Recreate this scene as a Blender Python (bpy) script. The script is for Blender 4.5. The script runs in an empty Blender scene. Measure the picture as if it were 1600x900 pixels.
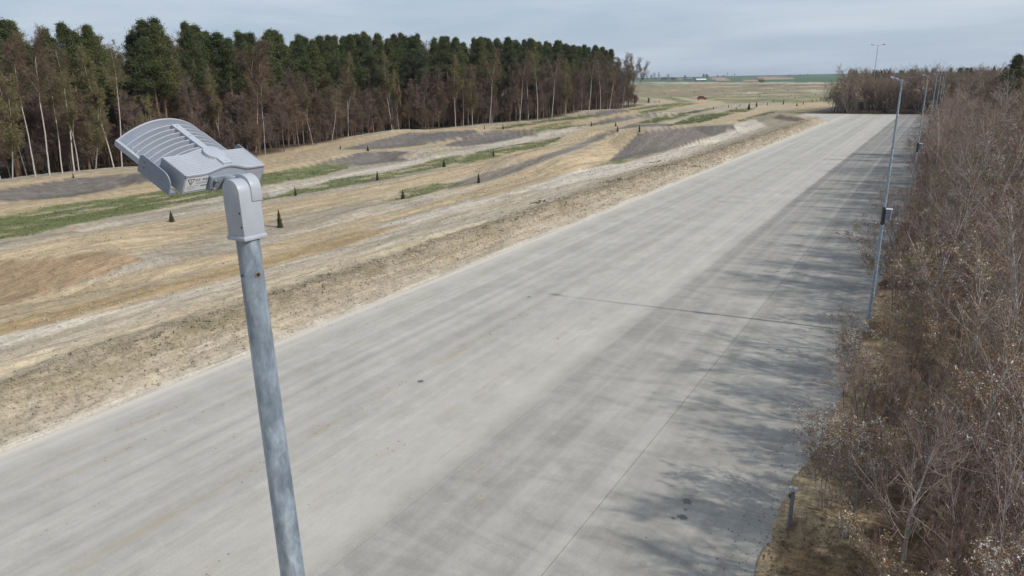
import bpy, bmesh, math, random
import numpy as np
from mathutils import Matrix, Vector
rng = np.random.default_rng(7)
random.seed(7)
S = bpy.context.scene
COL = S.collection
# ------------------------------------------------------------------ camera
CAM_H = 10.3
FPX = 1070.0                       # focal length in pixels of a 1600 px wide picture
PITCH = math.atan(323 / FPX)
ROLL = math.radians(1.2)
YAW = math.radians(31.948)
cd = bpy.data.cameras.new('camera'); cd.sensor_width = 36; cd.lens = FPX / 1600 * 36
cd.clip_start = 0.05; cd.clip_end = 20000
cam = bpy.data.objects.new('camera', cd); COL.objects.link(cam); S.camera = cam
sy, cy, sp, cp = math.sin(YAW), math.cos(YAW), math.sin(PITCH), math.cos(PITCH)
fwd = Vector((-sy * cp, cy * cp, -sp)); rgt = Vector((cy, sy, 0)); upv = rgt.cross(fwd)
cr, sr = math.cos(ROLL), math.sin(ROLL)
r2 = rgt * cr - upv * sr; u2 = rgt * sr + upv * cr
cam.matrix_world = Matrix(((r2.x, u2.x, -fwd.x, 0), (r2.y, u2.y, -fwd.y, 0), (r2.z, u2.z, -fwd.z, CAM_H), (0, 0, 0, 1)))
# ------------------------------------------------------------------ sky, sun, exposure
SUN_EL = math.radians(36.3); SUN_AZ = math.atan2(0.994, 0.108)   # compass angle from +Y towards +X
W = bpy.data.worlds.new('World'); S.world = W; W.use_nodes = True
nt = W.node_tree; nt.nodes.clear()
def N(nt, t, **k):
    n = nt.nodes.new(t)
    for a, b in k.items(): setattr(n, a, b)
    return n
sky = N(nt, 'ShaderNodeTexSky', sky_type='NISHITA'); sky.sun_disc = False
sky.sun_elevation = SUN_EL; sky.sun_rotation = SUN_AZ
sky.air_density = 1.0; sky.dust_density = 2.0; sky.ozone_density = 1.5
tc = N(nt, 'ShaderNodeTexCoord')
mp = N(nt, 'ShaderNodeMapping'); mp.inputs['Scale'].default_value = (0.9, 1.6, 9.0)
mp.inputs['Rotation'].default_value = (math.radians(-3), math.radians(2), 0)
nz = N(nt, 'ShaderNodeTexNoise'); nz.inputs['Scale'].default_value = 2.2; nz.inputs['Detail'].default_value = 7; nz.inputs['Roughness'].default_value = .55; nz.inputs['Distortion'].default_value = .3
rp = N(nt, 'ShaderNodeValToRGB'); rp.color_ramp.elements[0].position = .3; rp.color_ramp.elements[1].position = .72
rp.color_ramp.elements[0].color = (.80, .80, .80, 1); rp.color_ramp.elements[1].color = (.97, .97, .97, 1)
mx = N(nt, 'ShaderNodeMix', data_type='RGBA'); bg = N(nt, 'ShaderNodeBackground'); out = N(nt, 'ShaderNodeOutputWorld')
nt.links.new(tc.outputs['Generated'], mp.inputs[0]); nt.links.new(mp.outputs[0], nz.inputs['Vector'])
nt.links.new(nz.outputs['Fac'], rp.inputs[0])
sz_ = N(nt, 'ShaderNodeSeparateXYZ'); nt.links.new(tc.outputs['Generated'], sz_.inputs[0])
hz = N(nt, 'ShaderNodeValToRGB'); hz.color_ramp.elements[0].color = (1, 1, 1, 1); hz.color_ramp.elements[1].color = (.70, .70, .70, 1); hz.color_ramp.elements[0].position = .12; hz.color_ramp.elements[1].position = .75
nt.links.new(sz_.outputs[2], hz.inputs[0])
ml = N(nt, 'ShaderNodeMath', operation='MULTIPLY'); nt.links.new(rp.outputs[0], ml.inputs[0]); nt.links.new(hz.outputs[0], ml.inputs[1]); nt.links.new(ml.outputs[0], mx.inputs[0])
nt.links.new(sky.outputs[0], mx.inputs[6]); cl = N(nt, 'ShaderNodeValToRGB'); cl.color_ramp.elements[0].position = .35; cl.color_ramp.elements[1].position = .68   # thin high cloud
cl.color_ramp.elements[0].color = (.44, .55, .68, 1); cl.color_ramp.elements[1].color = (.62, .69, .78, 1)
cm = N(nt, 'ShaderNodeVectorMath', operation='SCALE'); cm.inputs['Scale'].default_value = 10; nt.links.new(nz.outputs['Fac'], cl.inputs[0]); nt.links.new(cl.outputs[0], cm.inputs[0]); nt.links.new(cm.outputs[0], mx.inputs[7])
nt.links.new(mx.outputs[2], bg.inputs[0]); bg.inputs[1].default_value = 0.1
nt.links.new(bg.outputs[0], out.inputs[0])
sl = bpy.data.lights.new('sun', 'SUN'); sl.energy = 3.5; sl.angle = math.radians(1.1); sl.color = (1, .97, .925)
so = bpy.data.objects.new('sun', sl); COL.objects.link(so)
sdir = Vector((math.sin(SUN_AZ) * math.cos(SUN_EL), math.cos(SUN_AZ) * math.cos(SUN_EL), math.sin(SUN_EL)))
so.rotation_euler = sdir.to_track_quat('Z', 'Y').to_euler()
S.view_settings.view_transform = 'Standard'; S.view_settings.look = 'None'
S.view_settings.exposure = 0.0; S.view_settings.gamma = 1; S.view_settings.use_curve_mapping = False
# ------------------------------------------------------------------ projection helpers
def pix_dir(u, v):
    """world direction of a photo pixel (1600 x 900)"""
    x = np.asarray(u, float) - 800; y = -(np.asarray(v, float) - 450)
    x, y = cr * x + sr * y, -sr * x + cr * y
    a = FPX * cp + y * sp; z = -FPX * sp + y * cp
    return np.stack([cy * x - sy * a, sy * x + cy * a, z], -1)
def to_pix(P):
    X = cy * P[..., 0] + sy * P[..., 1]; Y = -sy * P[..., 0] + cy * P[..., 1]; Z = P[..., 2] - CAM_H
    zz = np.maximum(Y * cp - Z * sp, 1e-3); yy = Y * sp + Z * cp
    x = X / zz * FPX; y = yy / zz * FPX
    return 800 + cr * x - sr * y, 450 - (sr * x + cr * y)
def sm(e0, e1, x):
    t = np.clip((x - e0) / (e1 - e0), 0, 1); return t * t * (3 - 2 * t)
def vnoise(x, y, seed=0):
    x = np.asarray(x, float); y = np.asarray(y, float)
    xi = np.floor(x).astype(np.int64); yi = np.floor(y).astype(np.int64); fx = x - xi; fy = y - yi
    def h(a, b):
        n = (a * 374761393 + b * 668265263 + seed * 1442695041) & 0x7fffffff
        n = ((n ^ (n >> 13)) * 1274126177) & 0x7fffffff
        return ((n ^ (n >> 16)) & 0xffff) / 65535.0
    fx = fx * fx * (3 - 2 * fx); fy = fy * fy * (3 - 2 * fy)
    return (h(xi, yi) * (1 - fx) + h(xi + 1, yi) * fx) * (1 - fy) + (h(xi, yi + 1) * (1 - fx) + h(xi + 1, yi + 1) * fx) * fy
def fbm(x, y, o=4, seed=0):
    a = 0; s = .5
    for i in range(o):
        a = a + s * (vnoise(x, y, seed + i) - .5); x = x * 2.03; y = y * 2.03; s *= .5
    return a * 2
# ------------------------------------------------------------------ terrain height
def at_z(u, v, z):
    d = pix_dir(u, v); t = (z - CAM_H) / d[..., 2]
    return d[..., :2] * t[..., None]
BASE = 0.9
# crest of each track mound traced in the photograph, its height above the track, its slope width, top width
MOUNDS = []
def mound(crest, h, slope=1.8, top=5.0, ends=8.0):
    c = np.array(crest, float); P = at_z(c[:, 0], c[:, 1], BASE + h); MOUNDS.append((P, h, slope * h, top, ends))
mound([(1002, 203), (1062, 197)], 2.5, 1.7, 5, 8)
mound([(880, 246), (930, 228), (965, 213)], 1.2, 2.6, 5, 8)
mound([(1062, 198), (1120, 197)], 1.1, 2.2, 6, 7)
mound([(545, 242), (590, 236), (640, 237)], 0.8, 2.4, 5, 14)
mound([(750, 205), (800, 201), (850, 201)], 1.1, 2.4, 5, 16)
mound([(605, 214), (650, 206), (735, 203)], 1.1, 2.6, 5, 16)
mound([(930, 174), (975, 171)], 1.1, 2.6, 6, 16)
mound([(975, 179), (1030, 175)], 1.0, 2.6, 6, 16)
mound([(0, 293), (100, 278), (200, 270), (290, 271)], 1.1, 2.4, 5, 14)
mound([(-200, 425), (0, 404), (80, 400), (150, 394)], 1.2, 2.2, 5, 10)
mound([(1215, 181), (1250, 184)], 0.35, 4, 1.5, 5)
mound([(-60, 512), (60, 500), (260, 455)], 0.3, 6, 2, 10)
def redge(y): y = np.asarray(y, float); return -1.78 - .5 * (1 - sm(13.5, 24, y + fbm(y * .5, y * 0, 3, 8) * 3)) + .16 * fbm(y * 1.3, y * 0 + 7, 4, 9) * (1 - sm(40, 70, y))
def xs_(x, y): return x + np.clip((np.asarray(y, float) - 176) * .7, 0, 11)
def height(x, y):
    x = np.asarray(x, float); y = np.asarray(y, float)
    z = np.full(np.broadcast(x, y).shape, 0.0)
    wob = fbm(y * .12, x * 0 + 3.3, 3, 5) * .5 * (1 - .7 * sm(80, 130, y))
    X0 = x; x = xs_(x, y)
    left = sm(-22.75, -25.3, x + wob * sm(-22.9, -24, x)) * (BASE + 0.15)
    left = left * (1 - sm(184, 192, y) * sm(-60, -35, X0))
    z = z + left
    z = z - .15 * sm(-28, -40, x) * sm(-22, -25, x)
    bx = x; x = X0
    onl = sm(-26, -34, x)
    z = z + onl * (fbm(x * .07, y * .03, 3, 11) * .45 * (1 - .8 * sm(100, 150, y) * sm(-50, -35, x)) + .12 * np.sin(x * .55 + fbm(x * .1, y * .02, 2, 4) * 3))
    zm = np.zeros(z.shape)
    for P, h, sw, top, ends in MOUNDS:
        best = np.full(z.shape, 1e9); sgn = np.zeros(z.shape)
        for i in range(len(P) - 1):
            a = P[i]; b = P[i + 1]; ab = b - a; L2 = ab @ ab; L = math.sqrt(L2)
            t = ((x - a[0]) * ab[0] + (y - a[1]) * ab[1]) / L2
            tc_ = np.clip(t, 0, 1); over = np.abs(t - tc_) * L
            perp = ((x - a[0]) * ab[1] - (y - a[1]) * ab[0]) / L      # >0 on the road side
            pc = np.where(perp > 0, np.abs(perp) / sw, np.maximum(np.abs(perp) - top, 0) / (sw * 1.4))
            d = np.sqrt(pc ** 2 + (over / ends) ** 2)
            best = np.minimum(best, d)
        q_ = np.clip(best, 0, 1.12); zm = np.maximum(zm, h * (1 - np.where(q_ < .12, q_ * q_ / .24, np.where(q_ > 1, 1 - (1.12 - q_) ** 2 / .24 , q_ - .06))))
    z = z + zm
    # small relief
    lf = sm(-22.7, -23.4, bx)
    rough = lf * (1 - sm(-25.0, -27.5, bx))
    near = np.exp(-np.hypot(x, y) / 130)
    z = z + rough * near * (fbm(x * 1.7, y * 1.7, 4, 21) * .28 * np.exp(-np.hypot(x, y) / 120)) + lf * near * (fbm(x * 3.1, y * 1.2, 3, 31) * .08 + fbm(x * 1.1, y * .4, 3, 33) * .16)
    z = z - lf * near * .10 * sm(.1, .6, np.sin(x * 2.2 + fbm(x * .3, y * .05, 2, 9) * 4)) * sm(-28, -31, x)
    # right verge and thicket floor
    rt = sm(-.1, 1.0, x - redge(y))
    z = z + sm(-.02, .12, x - redge(y)) * .045 + rt * (.10 + fbm(x * .5, y * .5, 4, 41) * .35 * sm(-1.8, 1.5, x) + fbm(x * 4, y * 4, 3, 47) * .05)
    # beyond the road's end
    en = sm(211, 216, y) * sm(-30, -24, x)
    z = z + en * .2
    # far fields rise slowly to the skyline
    R = np.hypot(x, y)
    z = z + sm(1500, 3600, R) * 12.5 + sm(900, 2500, R) * fbm(x * .0012, y * .0012, 3, 77) * 2.5
    # carriageway cut: the slabs lie on it
    road = (x > -22.75) & (x < redge(y) + .03) & (y < 211)
    apron = (bx > -22.75) & (x <= -22.7) & (y < 211)
    return np.where(road | apron, -0.045, z)
def hit(u, v):
    d = pix_dir(u, v); hd = math.hypot(d[0], d[1]); d = d / hd
    r = np.exp(np.linspace(math.log(8), math.log(5000), 6000))
    zr = CAM_H + d[2] * r; hz = height(d[0] * r, d[1] * r)
    k = np.argmax(zr < hz)
    if k == 0: k = len(r) - 1
    return d[0] * r[k], d[1] * r[k], float(hz[k]), float(r[k])
# ------------------------------------------------------------------ object helpers
def mesh_np(name, V, quads=None, tris=None, mats=(), mi=None, smooth=False):
    me = bpy.data.meshes.new(name); V = np.asarray(V, np.float32)
    me.vertices.add(len(V)); me.vertices.foreach_set('co', V.ravel())
    q = np.asarray(quads if quads is not None else np.zeros((0, 4)), np.int32).reshape(-1, 4)
    t = np.asarray(tris if tris is not None else np.zeros((0, 3)), np.int32).reshape(-1, 3)
    loops = np.concatenate([q.ravel(), t.ravel()]); me.loops.add(len(loops)); me.loops.foreach_set('vertex_index', loops)
    n = len(q) + len(t); me.polygons.add(n)
    st = np.concatenate([np.arange(len(q)) * 4, len(q) * 4 + np.arange(len(t)) * 3]).astype(np.int32)
    me.polygons.foreach_set('loop_start', st)
    for m in mats: me.materials.append(m)
    if mi is not None: me.polygons.foreach_set('material_index', np.asarray(mi, np.int32))
    if smooth: me.polygons.foreach_set('use_smooth', np.ones(n, bool))
    me.update(calc_edges=True); return me
def link(name, me, parent=None, loc=None, rot=None):
    o = bpy.data.objects.new(name, me); COL.objects.link(o)
    if parent is not None: o.parent = parent
    if loc is not None: o.location = loc
    if rot is not None: o.rotation_euler = rot
    return o
def tag(o, label=None, cat=None, group=None, kind=None):
    if label: o['label'] = label
    if cat: o['category'] = cat
    if group: o['group'] = group
    if kind: o['kind'] = kind
    return o
def empty(name, loc=(0, 0, 0), rz=0, **k):
    o = bpy.data.objects.new(name, None); COL.objects.link(o); o.location = loc; o.rotation_euler = (0, 0, rz)
    o.empty_display_size = .2
    return tag(o, **k)
def copy_tree(o, parent=None):
    c = o.copy(); COL.objects.link(c)
    if parent is not None: c.parent = parent
    for ch in list(o.children): copy_tree(ch, c)
    return c
class MB:
    """collects simple shapes and links them as one mesh object"""
    def __init__(s): s.bm = bmesh.new()
    def add(s, verts, faces):
        vs = [s.bm.verts.new(v) for v in verts]
        for f in faces:
            try: s.bm.faces.new([vs[i] for i in f])
            except ValueError: pass
        return vs
    def box(s, lo, hi, M=None):
        x0, y0, z0 = lo; x1, y1, z1 = hi
        v = [Vector(p) for p in ((x0, y0, z0), (x1, y0, z0), (x1, y1, z0), (x0, y1, z0), (x0, y0, z1), (x1, y0, z1), (x1, y1, z1), (x0, y1, z1))]
        if M: v = [M @ p for p in v]
        s.add(v, [(3, 2, 1, 0), (4, 5, 6, 7), (0, 1, 5, 4), (1, 2, 6, 5), (2, 3, 7, 6), (3, 0, 4, 7)])
        return s
    def prism(s, poly, z0, z1, M=None):
        n = len(poly); v = [Vector((p[0], p[1], z0)) for p in poly] + [Vector((p[0], p[1], z1)) for p in poly]
        if M: v = [M @ p for p in v]
        s.add(v, [tuple(range(n - 1, -1, -1)), tuple(range(n, 2 * n))] + [(i, (i + 1) % n, n + (i + 1) % n, n + i) for i in range(n)])
        return s
    def tube(s, pts, rad, n=12, cap=True):
        pts = [Vector(p) for p in pts]; rings = []
        for i, p in enumerate(pts):
            d = (pts[min(i + 1, len(pts) - 1)] - pts[max(i - 1, 0)]).normalized()
            a = d.cross(Vector((0, 0, 1)) if abs(d.z) < .9 else Vector((0, 1, 0))).normalized(); b = d.cross(a)
            r = rad[i] if isinstance(rad, (list, tuple)) else rad
            rings.append([s.bm.verts.new(p + (a * math.cos(t) + b * math.sin(t)) * r) for t in (2 * math.pi * k / n for k in range(n))])
        for A, B in zip(rings, rings[1:]):
            for k in range(n): s.bm.faces.new((A[k], A[(k + 1) % n], B[(k + 1) % n], B[k]))
        if cap: s.bm.faces.new(rings[0][::-1]); s.bm.faces.new(rings[-1])
        return s
    def build(s, name, mat, parent=None, bevel=0, smooth=False, loc=None, rot=None, seg=2):
        bmesh.ops.recalc_face_normals(s.bm, faces=s.bm.faces)
        if bevel: bmesh.ops.bevel(s.bm, geom=[e for e in s.bm.edges if e.calc_face_angle(0) > .6], offset=bevel, segments=seg, profile=.5, affect='EDGES', clamp_overlap=True)
        me = bpy.data.meshes.new(name); s.bm.to_mesh(me); s.bm.free()
        for m in (mat if isinstance(mat, (list, tuple)) else [mat]): me.materials.append(m)
        if smooth:
            me.polygons.foreach_set('use_smooth', [True] * len(me.polygons))
            try: me.set_sharp_from_angle(angle=math.radians(35))
            except Exception: pass
        return link(name, me, parent, loc, rot)
# ------------------------------------------------------------------ material helpers
def mat(name):
    m = bpy.data.materials.new(name); m.use_nodes = True; t = m.node_tree
    return m, t, t.nodes['Principled BSDF']
def L(t, a, b): t.links.new(a, b)
def noise(t, scale, detail=4, rough=.6, vec=None, sc=None, loc=None, dist=0, coord='Object'):
    n = N(t, 'ShaderNodeTexNoise'); n.inputs['Scale'].default_value = scale; n.inputs['Detail'].default_value = detail
    n.inputs['Roughness'].default_value = rough; n.inputs['Distortion'].default_value = dist
    c = N(t, 'ShaderNodeTexCoord'); m = N(t, 'ShaderNodeMapping')
    if sc: m.inputs['Scale'].default_value = sc
    if loc: m.inputs['Location'].default_value = loc
    L(t, c.outputs[coord], m.inputs[0]); L(t, m.outputs[0], n.inputs['Vector'])
    return n.outputs['Fac']
def ramp(t, fac, stops, interp='LINEAR'):
    r = N(t, 'ShaderNodeValToRGB'); r.color_ramp.interpolation = interp; e = r.color_ramp.elements
    while len(e) > 2: e.remove(e[-1])
    for i, (p, c) in enumerate(stops):
        if i >= len(e): e.new(p)
        e[i].position = p; e[i].color = (c if isinstance(c, (tuple, list)) else (c, c, c)) + ((1,) if not isinstance(c, (tuple, list)) or len(c) == 3 else ())
    L(t, fac, r.inputs[0]); return r.outputs[0]
def mixc(t, fac, a, b, mode='MIX'):
    m = N(t, 'ShaderNodeMix', data_type='RGBA', blend_type=mode); m.clamp_factor = True
    for s, v in ((m.inputs[0], fac), (m.inputs[6], a), (m.inputs[7], b)):
        if isinstance(v, (int, float)): s.default_value = v
        elif isinstance(v, tuple): s.default_value = v + (1,) if len(v) == 3 else v
        else: L(t, v, s)
    return m.outputs[2]
def math_(t, op, a, b=0.0, c=None):
    m = N(t, 'ShaderNodeMath', operation=op)
    for s, v in zip(m.inputs, (a, b, c)):
        if v is None: continue
        if isinstance(v, (int, float)): s.default_value = v
        else: L(t, v, s)
    return m.outputs[0]
def bump(t, b, h, strength=.5, dist=.02):
    n = N(t, 'ShaderNodeBump'); n.inputs['Strength'].default_value = strength; n.inputs['Distance'].default_value = dist
    L(t, h, n.inputs['Height']); L(t, n.outputs[0], b.inputs['Normal'])
def simple(name, col, rough=.7, var=.25, scale=8, metal=0, bstr=0, bdist=.01, coord='Object', spec=None):
    m, t, b = mat(name)
    n = noise(t, scale, 5, coord=coord)
    lo = tuple(max(c * (1 - var), 0) for c in col); hi = tuple(min(c * (1 + var), 1) for c in col)
    L(t, ramp(t, n, [(.3, lo), (.7, hi)]), b.inputs['Base Color'])
    b.inputs['Roughness'].default_value = rough; b.inputs['Metallic'].default_value = metal
    if spec is not None: b.inputs['Specular IOR Level'].default_value = spec
    if bstr: bump(t, b, n, bstr, bdist)
    return m
def srgb(r, g, b, k=1.0):
    f = lambda c: (c / 255 / 12.92 if c / 255 < .04045 else ((c / 255 + .055) / 1.055) ** 2.4) * k
    return (f(r), f(g), f(b))
# ================================================================== GROUND
def polymask(u, v, poly, soft=2.0):
    """soft inside-mask of a polygon in photo pixels"""
    P = np.array(poly, float); n = len(P)
    lo = P.min(0) - 8; hi = P.max(0) + 8
    m = np.zeros(u.shape); sel = (u > lo[0]) & (u < hi[0]) & (v > lo[1]) & (v < hi[1])
    if not sel.any(): return m
    a = u[sel]; b = v[sel]; inside = np.zeros(a.shape, bool); dist = np.full(a.shape, 1e9)
    for i in range(n):
        x0, y0 = P[i]; x1, y1 = P[(i + 1) % n]
        if y0 != y1:
            c = ((y0 > b) != (y1 > b)) & (a < (x1 - x0) * (b - y0) / (y1 - y0) + x0); inside ^= c
        dx, dy = x1 - x0, y1 - y0; t = np.clip(((a - x0) * dx + (b - y0) * dy) / (dx * dx + dy * dy + 1e-9), 0, 1)
        dist = np.minimum(dist, np.hypot(a - x0 - t * dx, b - y0 - t * dy))
    s = np.where(inside, dist, -dist); m[sel] = sm(-soft, soft, s); return m
TAN = srgb(180, 161, 131); PALE = srgb(172, 160, 141); CHALK = srgb(200, 190, 174); GRAV = srgb(112, 106, 101)
GRASS = srgb(92, 102, 56); BROWN = srgb(150, 128, 102); OCHRE = srgb(170, 147, 112); TRK = srgb(143, 132, 115)
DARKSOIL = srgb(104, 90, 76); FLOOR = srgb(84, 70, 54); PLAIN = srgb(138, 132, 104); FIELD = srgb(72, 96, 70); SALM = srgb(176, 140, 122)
YTRK = srgb(204, 187, 153); STRAW = srgb(158, 142, 106)
PAINT = [  # colour, strength, polygon traced on the photograph (each lands on the ground where it lies)
 (TRK, .7, [(640, 395), (800, 340), (930, 285), (1060, 247), (1150, 217), (1195, 203), (1200, 197), (1190, 190), (1180, 184), (1215, 174), (1245, 178), (1245, 190), (1232, 202), (1150, 227), (1060, 259), (930, 300), (800, 354), (700, 386)]),
 (CHALK, .9, [(770, 306), (880, 270), (1000, 250), (1120, 212), (1150, 193), (1180, 187), (1195, 197), (1150, 214), (1000, 262), (880, 291)]),
 (CHALK, .8, [(560, 350), (640, 330), (760, 300), (800, 300), (760, 318), (640, 352), (560, 378)]),
 (CHALK, .7, [(420, 300), (560, 268), (700, 240), (860, 205), (900, 196), (900, 202), (840, 218), (700, 246), (560, 278), (420, 308)]),
 (CHALK, .6, [(100, 378), (250, 345), (360, 318), (360, 326), (230, 348), (100, 372)]),
 (TAN, .95, [(-200, 300), (0, 287), (110, 272), (250, 266), (400, 241), (560, 213), (620, 205), (700, 201), (850, 192), (920, 180), (1000, 166), (1012, 172), (930, 190), (860, 199), (740, 204), (690, 205), (600, 216), (540, 232), (400, 253), (300, 270), (150, 277), (0, 298), (-200, 320)]),
 (TAN, .95, [(-300, 365), (0, 316), (120, 307), (240, 284), (400, 247), (502, 238), (579, 230), (656, 226), (707, 211), (745, 203), (775, 200), (850, 194), (900, 186), (935, 178), (977, 172), (1060, 166), (1100, 160), (1100, 163), (1060, 172), (977, 176), (930, 190), (860, 202), (775, 204), (750, 210), (732, 216), (694, 226), (594, 238), (543, 241), (515, 250), (477, 260), (413, 271), (250, 300), (100, 322), (0, 333), (-300, 385)]),
 (TAN, .9, [(-200, 430), (0, 395), (102, 368), (230, 350), (355, 328), (464, 309), (592, 288), (694, 262), (800, 238), (850, 224), (900, 207), (927, 196), (990, 190), (1060, 192), (1000, 198), (960, 205), (900, 225), (850, 243), (800, 255), (758, 268), (707, 283), (604, 304), (502, 328), (405, 350), (300, 385), (220, 395), (100, 400), (0, 408), (-200, 446)]),
 (TRK, .55, [(220, 392), (350, 355), (502, 328), (604, 304), (600, 318), (500, 348), (380, 380), (280, 402)]),
 (BROWN, .95, [(-200, 452), (0, 408), (80, 402), (150, 392), (200, 398), (232, 405), (180, 425), (100, 450), (40, 468), (0, 478), (-200, 525)]),
 (TAN, .95, [(-200, 528), (0, 478), (100, 455), (200, 430), (300, 405), (420, 380), (500, 360), (600, 335), (700, 310), (760, 290), (850, 262), (950, 215), (1000, 202), (1040, 203), (990, 215), (900, 258), (850, 275), (780, 300), (700, 322), (600, 350), (500, 378), (400, 405), (250, 440), (120, 475), (0, 505), (-200, 555)]),
 (OCHRE, .95, [(-200, 556), (0, 505), (120, 475), (250, 443), (400, 405), (500, 378), (570, 360), (640, 348), (600, 364), (550, 380), (450, 408), (370, 432), (250, 462), (130, 493), (60, 510), (0, 524), (-200, 575)]),
 (CHALK, .8, [(-200, 578), (0, 526), (60, 511), (150, 492), (260, 465), (380, 432), (520, 392), (570, 384), (400, 436), (250, 478), (100, 518), (0, 545), (-200, 600)]),
 (YTRK, .95, [(-200, 615), (0, 563), (139, 528), (250, 497), (380, 458), (412, 443), (542, 401), (649, 375), (760, 344), (760, 348), (650, 386), (542, 410), (412, 453), (380, 470), (250, 507), (139, 542), (0, 583), (-200, 640)]),
 (GRAV, .97, [(-200, 335), (0, 296), (110, 278), (225, 270), (300, 272), (300, 276), (230, 284), (120, 307), (60, 312), (0, 316), (-200, 350)]),
 (GRAV, .97, [(470, 263), (540, 244), (558, 239), (594, 236), (640, 237), (617, 245), (640, 250), (579, 257), (543, 260)]),
 (GRAV, .97, [(690, 229), (745, 208), (775, 203), (850, 202), (862, 205), (820, 214), (760, 225), (720, 229)]),
 (GRAV, .97, [(530, 234), (600, 216), (640, 207), (740, 203), (748, 206), (730, 213), (660, 227), (600, 233)]),
 (GRAV, .97, [(893, 184), (940, 173), (975, 171), (985, 174), (935, 183), (900, 187)]),
 (GRAV, .97, [(925, 193), (960, 182), (1000, 176), (1035, 175), (1018, 180), (985, 187), (925, 197)]),
 (TAN, .95, [(740, 316), (850, 285), (905, 264), (945, 257), (960, 244), (978, 228), (998, 208), (1000, 203), (985, 203), (965, 210), (930, 226), (880, 244), (830, 262), (740, 296)]),
 (GRAV, .97, [(945, 257), (960, 244), (978, 228), (998, 207), (1047, 200), (1145, 194), (1150, 202), (1110, 214), (1060, 231), (1000, 246), (965, 255)]),
 (GRAV, .7, [(905, 225), (935, 213), (960, 202), (970, 205), (940, 218), (915, 229), (880, 240), (850, 252), (815, 266), (770, 281), (700, 297), (700, 288), (760, 270), (820, 252), (870, 236)]),
 (GRAV, .9, [(958, 203), (985, 194), (1040, 193), (1060, 196), (1000, 199)]),
 (GRAV, .6, [(1005, 183), (1020, 181), (1045, 182), (1030, 186), (1000, 186)]),
 (DARKSOIL, .95, [(1206, 185), (1218, 179), (1274, 188), (1262, 193)]),
 (TAN, .95, [(1040, 197), (1100, 190), (1150, 177), (1190, 166), (1250, 161), (1330, 157), (1330, 167), (1230, 172), (1180, 180), (1150, 193), (1060, 198)]),
 (TRK, .9, [(1170, 184), (1200, 174), (1250, 170), (1310, 166), (1310, 174), (1250, 178), (1215, 176), (1190, 190)]),
 (DARKSOIL, .45, [(1250, 178), (1275, 170), (1310, 166), (1320, 183), (1290, 184)]),
 (STRAW, .8, [(1225, 178), (1265, 170), (1290, 167), (1270, 173), (1240, 180)]),
 (TAN, .9, [(1050, 151), (1092, 155), (1128, 158), (1135, 163), (1092, 168), (1040, 172), (1000, 178), (940, 186), (960, 178), (1010, 171), (1060, 164), (1085, 160)]),
 (TAN, .9, [(995, 153), (1030, 154), (1048, 156), (1060, 160), (1040, 162), (1010, 164), (974, 170), (990, 164), (1030, 160), (1020, 157)]),
 (GRASS, .85, [(-200, 380), (0, 334), (64, 324), (179, 309), (255, 298), (350, 285), (405, 274), (470, 262), (540, 255), (545, 263), (477, 280), (405, 291), (350, 305), (255, 325), (166, 341), (51, 366), (0, 374), (-200, 420)]),
 (GRASS, .8, [(400, 315), (425, 308), (464, 294), (528, 280), (589, 271), (630, 263), (681, 249), (770, 233), (800, 227), (850, 220), (880, 213), (872, 220), (850, 229), (800, 238), (770, 248), (694, 260), (643, 271), (589, 283), (515, 296), (438, 310)]),
 (GRASS, .75, [(597, 314), (630, 297), (671, 289), (735, 283), (717, 290), (655, 306), (620, 313)]),
 (GRASS, .9, [(765, 201), (800, 195), (880, 184), (925, 181), (920, 185), (867, 189), (790, 201)]),
 (GRASS, .6, [(828, 200), (860, 194), (900, 189), (890, 194), (835, 202)]),
 (GRASS, .9, [(970, 174), (1010, 166), (1054, 161), (1092, 161), (1065, 166), (1024, 168), (988, 173)]),
 (GRASS, .8, [(996, 175), (1037, 168), (1058, 166), (1040, 172), (1004, 177)]),
 (GRASS, .95, [(990, 193), (1030, 183), (1065, 176), (1134, 166), (1092, 175), (1050, 186), (1024, 192)]),
 (GRASS, 1., [(1044, 196), (1087, 181), (1114, 177), (1148, 177), (1120, 185), (1092, 192)]),
 (GRASS, 1., [(1129, 176), (1147, 170), (1185, 168), (1164, 175)]),
 (GRASS, .7, [(1152, 188), (1180, 180), (1215, 172), (1210, 176), (1180, 184), (1156, 191)]),
 (GRASS, .6, [(938, 254), (975, 248), (1005, 243), (1002, 246), (965, 255), (938, 258)]),
 (GRASS, .6, [(860, 198), (930, 193), (960, 188), (945, 193), (870, 202), (780, 208)]),
]
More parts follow.
